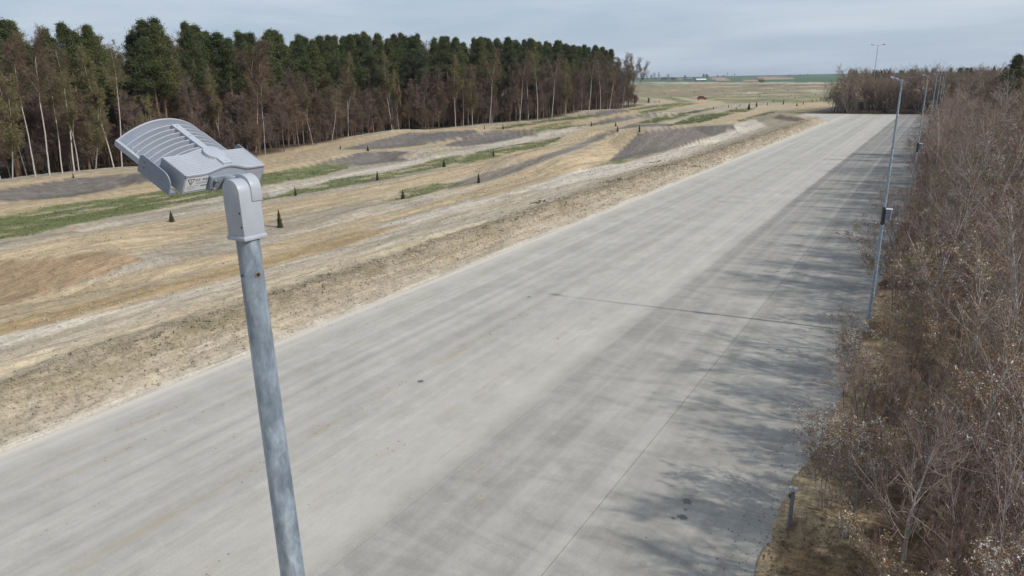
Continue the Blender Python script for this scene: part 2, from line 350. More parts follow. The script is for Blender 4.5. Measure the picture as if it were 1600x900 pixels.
def paint_ground(x, y, z):
    P = np.stack([x, y, z], -1); u, v = to_pix(P)
    sc = np.clip(np.hypot(x, y) / 60, .3, 3)
    # wobble the traced outlines a little so that they look like edges of soil, not of polygons
    ju = fbm(x * .45, y * .25, 4, 101) * 4.5 / sc; jv = fbm(x * .9, y * .35, 5, 102) * 3.0 / np.maximum(sc, 1)
    n1 = fbm(x * .35, y * .09, 4, 111); n2 = fbm(x * 1.3, y * .5, 4, 112); st = fbm(x * 1.9, y * .05, 4, 113)
    c = np.empty(x.shape + (3,)); c[:] = PALE
    def mixin(m, col, k=1.0):
        nonlocal c; mm = np.clip(m * k, 0, 1)[..., None]; c = c * (1 - mm) + np.array(col) * mm
    mixin(sm(.05, .2, st), CHALK, .5); mixin(sm(.05, .2, -st), TRK, .5)
    mixin(sm(-.05, .35, n1 + st * .3), TAN, .55); mixin(sm(.1, .5, n2), CHALK, .35); mixin(sm(.05, .4, -n1 + st * .4), TRK, .5)
    green = np.zeros(x.shape); bx0 = xs_(x, y)
    for col, k, poly in PAINT:
        m = polymask(u + ju * (.4 if col is GRAV else 1), v + jv * (.15 if col is GRAV else 1), poly, 1.0 if col is GRAV else 1.4)
        if col is GRASS:
            patch = sm(-.34, .16, fbm(x * .9, y * .3, 5, 131) * 1.2 + .3 * (m - .5) + .12 * k)
            mixin(m * patch, GRASS, k); green = np.maximum(green * 1, m * patch * k)
            mixin(m * (1 - patch), STRAW, .6)
        else:
            mixin(m, col, k); green = green * (1 - m * k)
    tw = (bx0 < -27) * (1 - green) * (1 - sm(120, 200, y)); c = c * (1 - (.13 * tw * sm(.05, .25, fbm(x * 3.1, y * .05, 3, 191)))[..., None]) * (1 + (.10 * tw * sm(.08, .25, fbm(x * 2.3, y * .04, 3, 192)))[..., None])
    # loose clod bank beside the slabs, weeds on its lip
    bx = xs_(x, y)
    bank = sm(-22.6, -23.0, bx) * (1 - sm(-25.4, -26.4, bx + fbm(x, y * .2, 2, 5))) * (y < 196)
    mixin(bank, srgb(168, 156, 137), .9)
    upper = sm(-23.5, -24.6, bx + fbm(x * .8, y * .6, 3, 143) * .8) * (1 - sm(-25.6, -26.3, bx + fbm(x * .5, y * .25, 3, 144) * .6)) * (y < 190)
    mixin(upper, srgb(152, 138, 115), .65)
    lip = np.exp(-((bx + 25.0) / .8) ** 2) * sm(.02, .4, fbm(x * 1.3, y * .7, 4, 141)) * (y > 4) * (y < 150)
    mixin(lip, srgb(112, 104, 74), .5)
    mixin(sm(-26.2, -27, bx) * (1 - sm(-28.6, -29.4, bx)) * (y < 60), srgb(182, 168, 148), .6)
    # whitish dust at the slab edge
    mixin(np.exp(-((bx + 22.8) / .3) ** 2), srgb(204, 194, 178), .8)
    # woodland floor
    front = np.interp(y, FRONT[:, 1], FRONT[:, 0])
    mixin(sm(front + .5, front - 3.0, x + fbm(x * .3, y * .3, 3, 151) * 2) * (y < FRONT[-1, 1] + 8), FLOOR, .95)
    # far plain
    R = np.hypot(x, y); pl = sm(262, 300, R + n1 * 30) * ((u > 900) | (R > 340))
    far = np.empty_like(c); far[:] = PLAIN
    q1 = fbm(x * .02, y * .02, 5, 161); q2 = fbm(x * .05, y * .05, 4, 162); q3 = fbm(x * .012, y * .012, 4, 163)
    for m_, col_ in ((sm(.02, .3, q1), STRAW), (sm(.0, .3, q2), srgb(106, 116, 78)), (sm(.12, .34, q3), srgb(146, 126, 106)), (sm(.22, .36, q2 - q1), srgb(176, 162, 134)), (sm(.28, .4, -q1), srgb(110, 106, 98))):
        far = far * (1 - m_[..., None] * .8) + np.array(col_) * m_[..., None] * .8
    keep = np.zeros(x.shape)
    for col, k, poly in PAINT: keep = np.maximum(keep, polymask(u, v + jv * .2, poly, 1.5) * (max(p[0] for p in poly) > 990))
    a = (pl * (1 - keep))[..., None]; c = c * (1 - a) + far * a
    for vv, uu0, uu1, col in ((129.5, 1010, 1330, CHALK), (145, 1145, 1190, CHALK), (143, 1260, 1300, CHALK), (149.5, 1230, 1246, TAN), (134, 1160, 1300, DARKSOIL), (138.5, 1180, 1215, PALE), (131.5, 1040, 1140, STRAW), (154.5, 1180, 1320, srgb(150, 142, 116)), (157.5, 1130, 1260, srgb(128, 122, 96))):
        mixin(np.exp(-((v + q2 * 3 - vv) / .8) ** 2) * sm(uu0, uu0 + 12, u) * (1 - sm(uu1 - 12, uu1, u)) * (R > 240), col, .8)
    f = sm(129.0, 127.2, v) * (R > 600)
    mixin(f, FIELD, 1.); mixin(f * sm(.0, .3, fbm(x * .002, y * .004, 3, 171)), srgb(84, 112, 66), .6)
    mixin(polymask(u, v, [(1108, 121), (1130, 120.5), (1142, 126), (1120, 126)], .6) * (R > 600), SALM)
    mixin(polymask(u, v, [(1160, 125), (1182, 124.5), (1186, 127), (1162, 127)], .6) * (R > 600), SALM)
    mixin(polymask(u, v, [(1182, 120.5), (1228, 120.5), (1242, 123.5), (1196, 124.5)], .6) * (R > 600), SALM)
    # right verge: sandy at the road, leaf litter in the thicket
    vg = sm(-.12, .02, x - redge(y)) * (y < 214)
    mixin(vg, srgb(128, 108, 84), 1); mixin(vg * sm(-.05, .3, fbm(x * .7, y * .5, 4, 181) + .25 - .3 * np.clip(x + 1, 0, 3)) * (1 - sm(.2, 1.2, x)), srgb(190, 168, 134), .95)
    mixin(vg * sm(.1, .4, fbm(x * 1.6, y * 1.6, 4, 182)), srgb(84, 66, 48), .7)
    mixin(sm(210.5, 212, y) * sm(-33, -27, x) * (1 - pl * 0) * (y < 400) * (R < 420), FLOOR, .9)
    spk = np.clip(.12 + upper * .9 + bank * .35 + .25 * sm(-26, -27, bx) * (1 - sm(-29, -32, bx)), 0, 1) * (bx < -22.9) * (1 - pl)
    return c, green, spk
FR_PX = [(-420, 360), (-200, 318), (0, 286), (110, 276), (260, 268), (400, 243), (560, 215), (620, 206), (850, 187), (900, 181), (1000, 165)]
FRONT = np.array([at_z(np.array(float(a)), np.array(float(b)), BASE + .2) for a, b in FR_PX]); FRONT = FRONT[np.argsort(FRONT[:, 1])]
FRONT = np.vstack([[FRONT[0, 0], -60], FRONT])
m_ground, t, b = mat('ground_soil')
at_ = N(t, 'ShaderNodeAttribute', attribute_name='soil'); ag = N(t, 'ShaderNodeAttribute', attribute_name='turf')
fine = noise(t, 9, 8, .75); fine2 = noise(t, 1.7, 6, .7); strk = noise(t, 3.2, 6, .6, sc=(1, .06, 1)); strk2 = noise(t, 9, 4, .6, sc=(1, .035, 1), loc=(3, 5, 1))
c1 = mixc(t, 1, at_.outputs['Color'], ramp(t, fine, [(.25, .62), (.5, .98), (.75, 1.25)]), 'MULTIPLY')
c1 = mixc(t, 1, c1, ramp(t, fine2, [(.3, .84), (.7, 1.14)]), 'MULTIPLY')
c1 = mixc(t, 1, c1, ramp(t, strk, [(.35, .82), (.65, 1.15)]), 'MULTIPLY')
c1 = mixc(t, 1, c1, ramp(t, strk2, [(.35, .86), (.65, 1.12)]), 'MULTIPLY')
gr = ramp(t, noise(t, 3.5, 8, .8), [(.3, (.07, .082, .032)), (.5, (.13, .155, .055)), (.75, (.27, .25, .14))])
c1 = mixc(t, math_(t, 'MULTIPLY', ag.outputs['Fac'], .45), c1, gr)
sk = N(t, 'ShaderNodeAttribute', attribute_name='speck')
c1 = mixc(t, math_(t, 'MULTIPLY', ramp(t, noise(t, 5.5, 8, .85), [(.53, 0.), (.60, .8)]), sk.outputs['Fac']), c1, (.11, .092, .062))
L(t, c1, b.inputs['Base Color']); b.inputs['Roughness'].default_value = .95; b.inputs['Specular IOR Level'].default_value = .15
bump(t, b, math_(t, 'ADD', fine, math_(t, 'MULTIPLY', fine2, 1.5)), .55, .05)
def build_ground():
    # fan of rings round the foot of the camera, dense where the camera looks
    vs = np.concatenate([np.arange(900, 220, -2.0), np.arange(220, 60, -1.25), np.arange(60, 6, -.7)])
    r = CAM_H * FPX * 1.05 / vs; r = np.concatenate([[1.5, 3, 5, 7, 9], r[r > 10], [2400, 3000, 3800, 5500, 9000]])
    mid = math.degrees(YAW)
    az = np.concatenate([np.arange(-180, -(mid + 47), 3.0), np.arange(-(mid + 47), -(mid - 50), .105), np.arange(-(mid - 50), 180.1, 3.0)])
    A, Rr = np.meshgrid(np.radians(az), r, indexing='ij')
    x = np.sin(A) * Rr; y = np.cos(A) * Rr; z = height(x, y)
    c, g, spk = paint_ground(x, y, z)
    na, nr = A.shape; idx = np.arange(na * nr).reshape(na, nr)
    q = np.stack([idx[:-1, :-1], idx[1:, :-1], idx[1:, 1:], idx[:-1, 1:]], -1).reshape(-1, 4)[:, ::-1]
    me = mesh_np('ground', np.stack([x, y, z], -1).reshape(-1, 3), q, mats=[m_ground], smooth=True)
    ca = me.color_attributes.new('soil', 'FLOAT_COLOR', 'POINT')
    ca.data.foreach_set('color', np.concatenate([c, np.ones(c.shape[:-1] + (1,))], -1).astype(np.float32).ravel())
    ga = me.attributes.new('turf', 'FLOAT', 'POINT'); ga.data.foreach_set('value', g.astype(np.float32).ravel())
    sa_ = me.attributes.new('speck', 'FLOAT', 'POINT'); sa_.data.foreach_set('value', spk.astype(np.float32).ravel())
    return tag(link('ground', me), kind='structure')
build_ground()
# ================================================================== CONCRETE ROAD
m_conc, t, b = mat('concrete_slab')
geo = N(t, 'ShaderNodeNewGeometry'); sx = N(t, 'ShaderNodeSeparateXYZ'); L(t, geo.outputs['Position'], sx.inputs[0])
xx = math_(t, 'MULTIPLY_ADD', sx.outputs[0], 1 / 30, 1.0)       # x=-30 -> 0, x=0 -> 1
X_ = lambda x: 1 + x / 30
base = ramp(t, xx, [(X_(-30), (.47, .455, .425)), (X_(-21.8), (.46, .445, .415)), (X_(-18.65), (.42, .405, .378)), (X_(-18.55), (.435, .42, .392)), (X_(-14.5), (.42, .405, .378)), (X_(-14.4), (.435, .42, .39)), (X_(-10.33), (.44, .42, .388)), (X_(-10.27), (.375, .36, .337)), (X_(-6.5), (.375, .36, .335)), (X_(-6.2), (.39, .374, .348)), (X_(-6.12), (.368, .354, .33)), (X_(-2), (.37, .355, .332))])
base_old = ramp(t, xx, [(X_(-30), (.44, .42, .388)), (X_(-22.2), (.44, .42, .388)), (X_(-18.05), (.405, .387, .36)), (X_(-13.1), (.42, .40, .37)), (X_(-12.55), (.385, .368, .342)), (X_(-7.2), (.35, .336, .312)), (X_(-6.8), (.305, .294, .275)), (X_(-2), (.31, .298, .278))])
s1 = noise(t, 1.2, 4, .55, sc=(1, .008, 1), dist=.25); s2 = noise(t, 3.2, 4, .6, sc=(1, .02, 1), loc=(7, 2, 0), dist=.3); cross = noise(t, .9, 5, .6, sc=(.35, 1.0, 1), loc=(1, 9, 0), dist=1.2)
blot = noise(t, .35, 7, .65); grain = noise(t, 22, 8, .8); pit = noise(t, 3.2, 9, .75)
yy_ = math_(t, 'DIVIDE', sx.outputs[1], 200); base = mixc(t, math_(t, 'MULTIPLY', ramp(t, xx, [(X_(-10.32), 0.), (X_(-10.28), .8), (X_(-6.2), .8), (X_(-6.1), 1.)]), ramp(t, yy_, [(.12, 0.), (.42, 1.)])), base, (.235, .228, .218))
c1 = mixc(t, 1, base, ramp(t, s1, [(.34, .88), (.5, .99), (.66, 1.10)]), 'MULTIPLY')
c1 = mixc(t, 1, c1, ramp(t, s2, [(.35, .965), (.65, 1.03)]), 'MULTIPLY')
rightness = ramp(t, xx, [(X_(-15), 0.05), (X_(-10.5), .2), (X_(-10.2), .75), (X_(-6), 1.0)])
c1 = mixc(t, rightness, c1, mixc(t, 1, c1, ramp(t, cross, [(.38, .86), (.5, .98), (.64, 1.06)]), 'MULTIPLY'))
c1 = mixc(t, 1, c1, ramp(t, blot, [(.35, .90), (.7, 1.09)]), 'MULTIPLY')
c1 = mixc(t, 1, c1, ramp(t, noise(t, 1.7, 8, .78, sc=(1, .5, 1), loc=(2, 8, 0)), [(.35, .90), (.65, 1.08)]), 'MULTIPLY')
c1 = mixc(t, 1, c1, ramp(t, grain, [(.3, .84), (.7, 1.13)]), 'MULTIPLY')
# pale lime bloom spots and sandy streaks dropped by wheels
c1 = mixc(t, ramp(t, pit, [(.60, 0.0), (.67, .5)]), c1, (.50, .475, .44))
c1 = mixc(t, ramp(t, noise(t, 5, 8, .82, loc=(4, 4, 4)), [(.655, 0.0), (.70, .55)]), c1, (.16, .145, .12))
def band(x0, w):
    d = math_(t, 'ABSOLUTE', math_(t, 'SUBTRACT', sx.outputs[0], x0)); return math_(t, 'SUBTRACT', 1.0, math_(t, 'MINIMUM', math_(t, 'DIVIDE', d, w), 1.0))
sandn = ramp(t, noise(t, 1.6, 8, .78, sc=(1.2, .3, 1)), [(.46, 0.0), (.58, 1.0)])
for x0, w, k in ((-20.9, .30, .7), (-19.6, .22, .5), (-15.3, .30, .75), (-12.62, .22, .6), (-17.4, .15, .3)):
    c1 = mixc(t, math_(t, 'MULTIPLY', math_(t, 'MULTIPLY', band(x0, w), sandn), k), c1, (.37, .32, .235))
for x0, w, k in ((-12.9, .5, .5), (-11.2, .8, .35), (-15.9, .35, .4), (-17.8, .3, .3), (-19.9, .3, .3), (-6.4, .35, .3), (-8.1, .3, .25), (-9.4, .2, .2), (-21.9, .7, .5)):
    c1 = mixc(t, math_(t, 'MULTIPLY', band(x0, w), k), c1, (.50, .48, .45))
c1 = mixc(t, math_(t, 'MULTIPLY', band(-22.5, .4), .85), c1, (.62, .58, .51))
# soil trodden and washed over the right-hand edge
ex = math_(t, 'ADD', sx.outputs[0], ramp(t, math_(t, 'DIVIDE', sx.outputs[1], 40), [(.33, .6), (.62, 0.0)]))
spill = math_(t, 'ADD', ramp(t, math_(t, 'MULTIPLY_ADD', ex, .4, 1.72), [(0, 0.), (.55, .18), (1, 1.)]), math_(t, 'MULTIPLY', noise(t, 2.2, 8, .75, loc=(9, 1, 1)), 1.0))
c1 = mixc(t, ramp(t, spill, [(1.0, 0.), (1.3, .85)]), c1, (.27, .22, .16))
c1 = mixc(t, 1, c1, (1.03, 1.005, .96), 'MULTIPLY')
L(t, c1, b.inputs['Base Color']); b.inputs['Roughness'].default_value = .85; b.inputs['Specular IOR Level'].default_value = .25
bump(t, b, math_(t, 'ADD', grain, math_(t, 'MULTIPLY', s2, .6)), .25, .006)
road = tag(empty('road'), kind='structure')
edges = [-22.7, -18.6, -14.45, -10.3, -6.15, -1.8]
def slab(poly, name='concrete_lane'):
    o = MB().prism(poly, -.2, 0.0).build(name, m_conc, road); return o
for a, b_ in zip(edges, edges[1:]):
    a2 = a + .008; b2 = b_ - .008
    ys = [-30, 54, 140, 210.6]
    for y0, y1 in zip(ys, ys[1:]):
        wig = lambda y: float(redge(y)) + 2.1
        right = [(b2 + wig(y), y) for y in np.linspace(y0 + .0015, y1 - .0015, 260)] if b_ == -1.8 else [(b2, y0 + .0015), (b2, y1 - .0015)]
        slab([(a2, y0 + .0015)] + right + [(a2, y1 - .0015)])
slab([(-22.708, 176), (-22.708, 210.6), (-33.4, 210.6), (-33.4, 191.4)])
m_yel = simple('faded_yellow_chalk', (.42, .37, .22), .9, .3, 30)
m_dust = simple('pale_dust_patch', (.46, .445, .42), .9, .12, 6)
def strip(p0, p1, w, mt, name):
    a = Vector((*at_z(*map(np.array, map(float, p0)), 0.0), 0)); c_ = Vector((*at_z(*map(np.array, map(float, p1)), 0.0), 0))
    d = (c_ - a).normalized(); n_ = Vector((-d.y, d.x, 0)) * w / 2; m_ = MB(); k = 26; rr = random.Random(int(p0[0]))
    for i in range(k):
        if rr.random() < .2: continue
        s0 = a.lerp(c_, i / k); s1_ = a.lerp(c_, (i + 1) / k); w0 = rr.uniform(.5, 1)
        z = Vector((0, 0, .004)); m_.add([s0 - n_ * w0 + z, s1_ - n_ * w0 + z, s1_ + n_ * w0 + z, s0 + n_ * w0 + z], [(0, 1, 2, 3)])
    m_.build(name, mt, road)
strip((739, 679), (685, 718), .035, m_yel, 'chalk_line'); strip((790, 699), (719, 754), .035, m_yel, 'chalk_line')
mm = MB(); cpt = at_z(np.array(752.), np.array(776.), 0.)
ring = [(cpt[0] + math.cos(a) * .06, cpt[1] + math.sin(a) * .06, .004) for a in np.linspace(0, 6.28, 15)[:-1]]; ring2 = [(cpt[0] + math.cos(a) * .1, cpt[1] + math.sin(a) * .1, .004) for a in np.linspace(0, 6.28, 15)[:-1]]
mm.add(ring + ring2, [(i, (i + 1) % 14, 14 + (i + 1) % 14, 14 + i) for i in range(14)]); mm.build('chalk_ring', m_yel, road)
m_oil = simple('oil_stain', (.15, .142, .13), .7, .3, 25)
for u_, v_, r_ in ((1073, 784, .13), (1066, 808, .12), (1052, 810, .05), (1071, 796, .05), (657, 596, .12), (1215, 424, .10), (826, 464, .10)):
    c_ = at_z(np.array(float(u_)), np.array(float(v_)), 0.); rr = random.Random(u_); pl_ = []
    for a in np.linspace(0, 2 * math.pi, 25)[:-1]: q = r_ * rr.uniform(.55, 1.15); pl_.append((c_[0] + math.cos(a) * q * 1.2, c_[1] + math.sin(a) * q, .0042))
    m_ = MB(); m_.add(pl_ + [(c_[0], c_[1], .0042)], [(i, (i + 1) % 24, 24) for i in range(24)]); m_.build('oil_stain', m_oil, road)
# ================================================================== CLODS, STONES, WEEDS (stuff)
def clods(name, xs, ys, size, mt, seed, flat=.6, dz=.2, zf=None):
    r_ = np.random.default_rng(seed); n = len(xs); ico = np.array([(0, 0, 1), (.9, 0, .1), (.28, .85, .15), (-.72, .53, .05), (-.72, -.53, .1), (.28, -.85, 0), (0, 0, -1)], float)
    tr = np.array([(0, 1, 2), (0, 2, 3), (0, 3, 4), (0, 4, 5), (0, 5, 1), (6, 2, 1), (6, 3, 2), (6, 4, 3), (6, 5, 4), (6, 1, 5)])
    V = ico[None] * (1 + r_.uniform(-.35, .35, (n, 7, 3))); a = r_.uniform(0, 6.28, n); ca, sa = np.cos(a)[:, None], np.sin(a)[:, None]
    V = np.stack([V[..., 0] * ca - V[..., 1] * sa, V[..., 0] * sa + V[..., 1] * ca, V[..., 2] * flat], -1) * size[:, None, None]
    z = (zf or height)(xs, ys); V += np.stack([xs, ys, z + size * dz], -1)[:, None]
    T = (tr[None] + np.arange(n)[:, None, None] * 7).reshape(-1, 3)
    return tag(link(name, mesh_np(name, V.reshape(-1, 3), tris=T, mats=[mt])), kind='stuff')
m_clod = simple('dry_clod', srgb(146, 133, 112), .95, .3, 3)
m_stone = simple('grey_stone', srgb(150, 142, 132), .9, .25, 3)
n = 17000; yy = 3 + 160 * rng.random(n) ** 2.0; xx_ = -22.9 - 2.9 * rng.beta(1.6, 1.1, n)
clods('soil_clods', xx_, yy, .012 + .05 * rng.random(n) ** 3 * np.clip(1 + yy / 80, 1, 2.2), m_clod, 3)
n = 11000; yy = 3 + 130 * rng.random(n) ** 1.4; xx_ = -25.5 - 45 * rng.random(n) ** 1.7
clods('scattered_stones', xx_, yy, .012 + .05 * rng.random(n) ** 4 * np.clip(1 + yy / 60, 1, 2), m_stone, 4)
n = 420; tt = rng.random(n); uu = -100 + 660 * tt; vv_ = np.interp(uu, [-100, 0, 60, 150, 260, 380, 560], [563, 533, 518, 498, 470, 440, 388]) + rng.normal(0, 6, n)
pp = at_z(uu, vv_, BASE); clods('rubble_ridge', pp[:, 0], pp[:, 1], .012 + .06 * rng.random(n) ** 3, simple('chalky_rubble', srgb(176, 166, 146), .95, .2, 3), 5)
n = 160; cx = rng.choice([0, 1, 2, 3, 4], n); ctr = np.array([(1035, 262), (962, 285), (1020, 256), (845, 318), (1085, 254)]) 
uu = ctr[cx, 0] + rng.normal(0, 9, n); vv_ = ctr[cx, 1] - (uu - ctr[cx, 0]) * .2 + rng.normal(0, .8, n); pp = at_z(uu, vv_, BASE)
clods('dark_turf_lumps', pp[:, 0], pp[:, 1], .05 + .1 * rng.random(n), simple('dark_turf', srgb(110, 100, 76), .95, .3, 4), 6)
n = 5200; ln_x = rng.choice([-20.9, -19.6, -15.3, -17.4, -12.6, -22.3], n, p=[.24, .14, .2, .08, .1, .24]); yy = 2 + 95 * rng.random(n) ** 1.4; kk = vnoise(yy * .45, ln_x * 3, 61) > .42; ln_x, yy = ln_x[kk], yy[kk]
clods('soil_crumbs_on_slabs', ln_x + rng.normal(0, .11, len(yy)), yy, .006 + .026 * rng.random(len(yy)) ** 3, m_clod, 62, zf=lambda a, b_: 0 * a)
n = 3200; yy = 6 + 60 * rng.random(n) ** 1.4; xx_ = redge(yy) - rng.exponential(.45, n) * (.3 + vnoise(yy * .6, yy * 0, 64)); clods('soil_crumbs_at_verge', xx_, yy, .005 + .02 * rng.random(n) ** 3, simple('brown_crumb', srgb(120, 102, 80), .95, .3, 3), 63, zf=lambda a, b_: 0 * a)
def blades(name, xs, ys, hgt, k, mt, seed, spread=.06, zfun=height, wid=.012):
    r_ = np.random.default_rng(seed); n = len(xs); z = zfun(xs, ys)
    X = np.repeat(xs, k) + r_.normal(0, 1, n * k) * np.repeat(spread * hgt / .15, k); Y = np.repeat(ys, k) + r_.normal(0, 1, n * k) * np.repeat(spread * hgt / .15, k); Z = np.repeat(z, k) - .01
    a = r_.uniform(0, 6.28, n * k); H_ = np.repeat(hgt, k) * r_.uniform(.5, 1.2, n * k); ln = r_.normal(0, .45, (n * k, 2)) * H_[:, None]; w = wid * r_.uniform(.6, 1.5, n * k) * (1 + np.repeat(hgt, k) * 2)
    p0 = np.stack([X - np.cos(a) * w, Y - np.sin(a) * w, Z], -1); p1 = np.stack([X + np.cos(a) * w, Y + np.sin(a) * w, Z], -1); p2 = np.stack([X + ln[:, 0], Y + ln[:, 1], Z + H_], -1)
    V = np.stack([p0, p1, p2], 1).reshape(-1, 3)
    return tag(link(name, mesh_np(name, V, tris=np.arange(len(V)).reshape(-1, 3), mats=[mt])), kind='stuff')
m_weed = simple('weed_green', (.085, .10, .04), .8, .4, 2)
m_dry = simple('dry_grass', (.25, .19, .11), .9, .4, 2)
n = 600; yy = 9 + 110 * rng.random(n) ** 1.3; xx_ = -25.0 + rng.normal(0, .6, n); kk = fbm(xx_ * 1.1, yy * .5, 4, 141) > .02; xx_ = xx_[kk]; yy = yy[kk]
blades('bank_weeds', xx_, yy, .05 + .12 * rng.random(len(xx_)), 9, m_weed, 8)
m_turf = simple('turf_blades', (.10, .125, .045), .85, .45, .8)
X = rng.uniform(-98, -34, 90000); Y = rng.uniform(10, 215, 90000); _c, gg, _s = paint_ground(X, Y, height(X, Y)); kk = gg > .35; X, Y = X[kk], Y[kk]
blades('turf_grass', X, Y, .05 + .13 * rng.random(len(X)), 3, m_turf, 71, wid=.022)
X = rng.uniform(-60, -26, 26000); Y = rng.uniform(5, 140, 26000); kk = (fbm(X * .35, Y * .12, 4, 201) > .16); X, Y = X[kk], Y[kk]
blades('dry_tufts', X, Y, .03 + .08 * rng.random(len(X)), 3, simple('withered_tufts', (.17, .14, .08), .9, .4, 2), 72, wid=.012)
# ================================================================== STREET LAMPS
m_alu = simple('grey_painted_aluminium', srgb(166, 171, 179), .42, .06, 25)
m_aluD = simple('grey_aluminium_casting', srgb(126, 135, 148), .5, .08, 30)
m_bolt = simple('steel_bolt', (.45, .45, .45), .35, .15, 40, metal=.8)
m_black = simple('black_gap', (.012, .012, .014), .8, .1)
m_rust = simple('rust_stain', (.20, .165, .13), .9, .3, 60)
m_galv, t, b = mat('galvanised_steel')
g1 = noise(t, 22, 6, .65, sc=(1, 1, .3)); vz = N(t, 'ShaderNodeTexVoronoi'); vz.inputs['Scale'].default_value = 30
cc = N(t, 'ShaderNodeTexCoord'); mpv = N(t, 'ShaderNodeMapping'); mpv.inputs['Scale'].default_value = (1, 1, .4); L(t, cc.outputs['Object'], mpv.inputs[0]); L(t, mpv.outputs[0], vz.inputs['Vector'])
g3 = noise(t, 22, 6, .75, sc=(1, 1, .5))
c1 = ramp(t, g1, [(.3, (.18, .225, .28)), (.5, (.28, .34, .40)), (.72, (.45, .51, .56))])
c1 = mixc(t, 1, c1, ramp(t, vz.outputs['Color'], [(.1, .84), (.9, 1.14)]), 'MULTIPLY')
c1 = mixc(t, 1, c1, ramp(t, g3, [(.35, .78), (.65, 1.2)]), 'MULTIPLY')
L(t, c1, b.inputs['Base Color']); b.inputs['Metallic'].default_value = .3; L(t, ramp(t, g3, [(.3, .36), (.7, .6)]), b.inputs['Roughness'])
m_label = simple('white_label', (.62, .63, .64), .5, .05); m_ink = simple('label_ink', (.12, .12, .13), .6, .1)
m_boxw = simple('pale_cabinet', (.50, .51, .50), .5, .08); m_strap = simple('dark_strap', (.05, .055, .065), .6, .2)
def make_lamp():
    R_ = empty('street_lamp', label='tall galvanised lamp post', cat='street lamp', group='street lamps along the right edge of the road')
    MB().tube([(0, 0, -.3), (0, 0, 9.92)], [.088, .0312], 24, False).build('pole', m_galv, R_, smooth=True)
    MB().box((-.16, -.16, -.12), (.16, .16, .12)).build('base_plate', m_aluD, R_, bevel=.01)
    # adaptor: two rounded halves over a square socket with a flange
    ad = MB(); hw = .0345
    def half(y0, y1, zt, r, x0):
        prof = [(x0 - r, -.0), (x0 + r, -.0)] + [(x0 + r * math.cos(a), zt + r * math.sin(a)) for a in np.linspace(0, math.pi, 15)]
        M = Matrix(((1, 0, 0, 0), (0, 0, 1, 0), (0, 1, 0, 9.893), (0, 0, 0, 1)))
        ad.prism(prof, y0, y1, M)
    half(-hw, hw, .128, hw, 0)
    M_ = Matrix(((1, 0, 0, 0), (0, 0, 1, 0), (0, 1, 0, 9.893), (0, 0, 0, 1))); r_k = hw + .0035
    ad.prism([(-r_k, .100), (r_k, .100)] + [(r_k * math.cos(a), .134 + r_k * math.sin(a)) for a in np.linspace(0, math.pi, 17)], .003, hw + .0025, M_)
    ado = ad.build('adaptor', m_alu, R_, bevel=.0025, smooth=True)
    MB().box((-hw - .004, -hw - .004, 9.889), (hw + .004, hw + .004, 9.902)).build('flange', m_alu, ado, bevel=.004, smooth=True)
    for zz in (9.928, 9.966): MB().tube([(.027, -hw - .0006, zz), (.027, -hw + .004, zz)], .0028, 10).build('screw_hole', m_black, ado)
    for (xx_, yy_, zz, r, mt) in ((.0315, -.006, 9.79, .0085, m_rust), (.0322, -.006, 9.79, .0052, m_black), (.0, -.0322, 9.79, .0045, m_strap)):
        d = Vector((xx_, yy_, 0)).normalized(); c0 = Vector((xx_, yy_, zz)); MB().tube([c0 - d * .003, c0 + d * .0012], r, 14).build('bolt_hole', mt, R_)
    # luminaire, tilted up over the road
    Ml = Matrix.Translation((-.159, .06, CAM_H - .287)) @ (Matrix.Rotation(.066, 4, 'Z') @ Matrix.Rotation(.496, 4, 'Y'))
    Wd = .1375; Lb = .099; Lt = .272; H = .057
    P = lambda u, v, w: Vector((-u, v, w))
    hump = lambda v: .017 * (.5 + .5 * math.cos(math.pi * min(abs(v) / .085, 1))) 
    body = MB(); nu, nv = 60, 40; top = []
    for i in range(nu + 1):
        u = Lb * i / nu; row = []
        for j in range(nv + 1):
            v = -Wd + 2 * Wd * j / nv
            rid = .0036 * (1 if (i % 5) in (0, 1, 2) else 0) if 2 < i < nu - 2 else .0016
            row.append(body.bm.verts.new(P(u, v, H + hump(v) * (1 - .0 * i / nu) + rid - .0016)))
        top.append(row)
    for i in range(nu):
        for j in range(nv): body.bm.faces.new((top[i][j], top[i + 1][j], top[i + 1][j + 1], top[i][j + 1]))
    for u, row in ((0, top[0]), (Lb, top[-1])):
        low = [body.bm.verts.new(P(u, -Wd + 2 * Wd * j / nv, 0)) for j in range(nv + 1)]
        for j in range(nv): body.bm.faces.new((row[j], row[j + 1], low[j + 1], low[j]))
        if u == 0: l0 = low
        else: l1 = low
    for j in (0, nv):
        col = [top[i][j] for i in range(nu + 1)]; body.bm.faces.new(col + [l1[j], l0[j]])
    body.bm.faces.new(l0 + l1[::-1])
    lum = body.build('luminaire', m_alu, R_); lum.matrix_local = Ml
    # edge lip round the rear
    lp = MB()
    for j in range(nv):
        v0 = -Wd + 2 * Wd * j / nv; v1 = -Wd + 2 * Wd * (j + 1) / nv
        lp.add([P(-.003, v0, H + hump(v0) - .004), P(-.003, v1, H + hump(v1) - .004), P(-.003, v1, H + hump(v1) + .0012), P(-.003, v0, H + hump(v0) + .0012), P(.003, v0, H + hump(v0) - .004), P(.003, v1, H + hump(v1) - .004), P(.003, v1, H + hump(v1) + .0012), P(.003, v0, H + hump(v0) + .0012)],
               [(0, 1, 2, 3), (3, 2, 6, 7), (4, 7, 6, 5), (0, 4, 5, 1)])
    lp.build('rear_lip', m_alu, lum)
    Wf = .143; arch = lambda v, a, z0: z0 + a * (1 - (abs(v) / Wf) ** 2.1)
    dk = MB(); n = 28
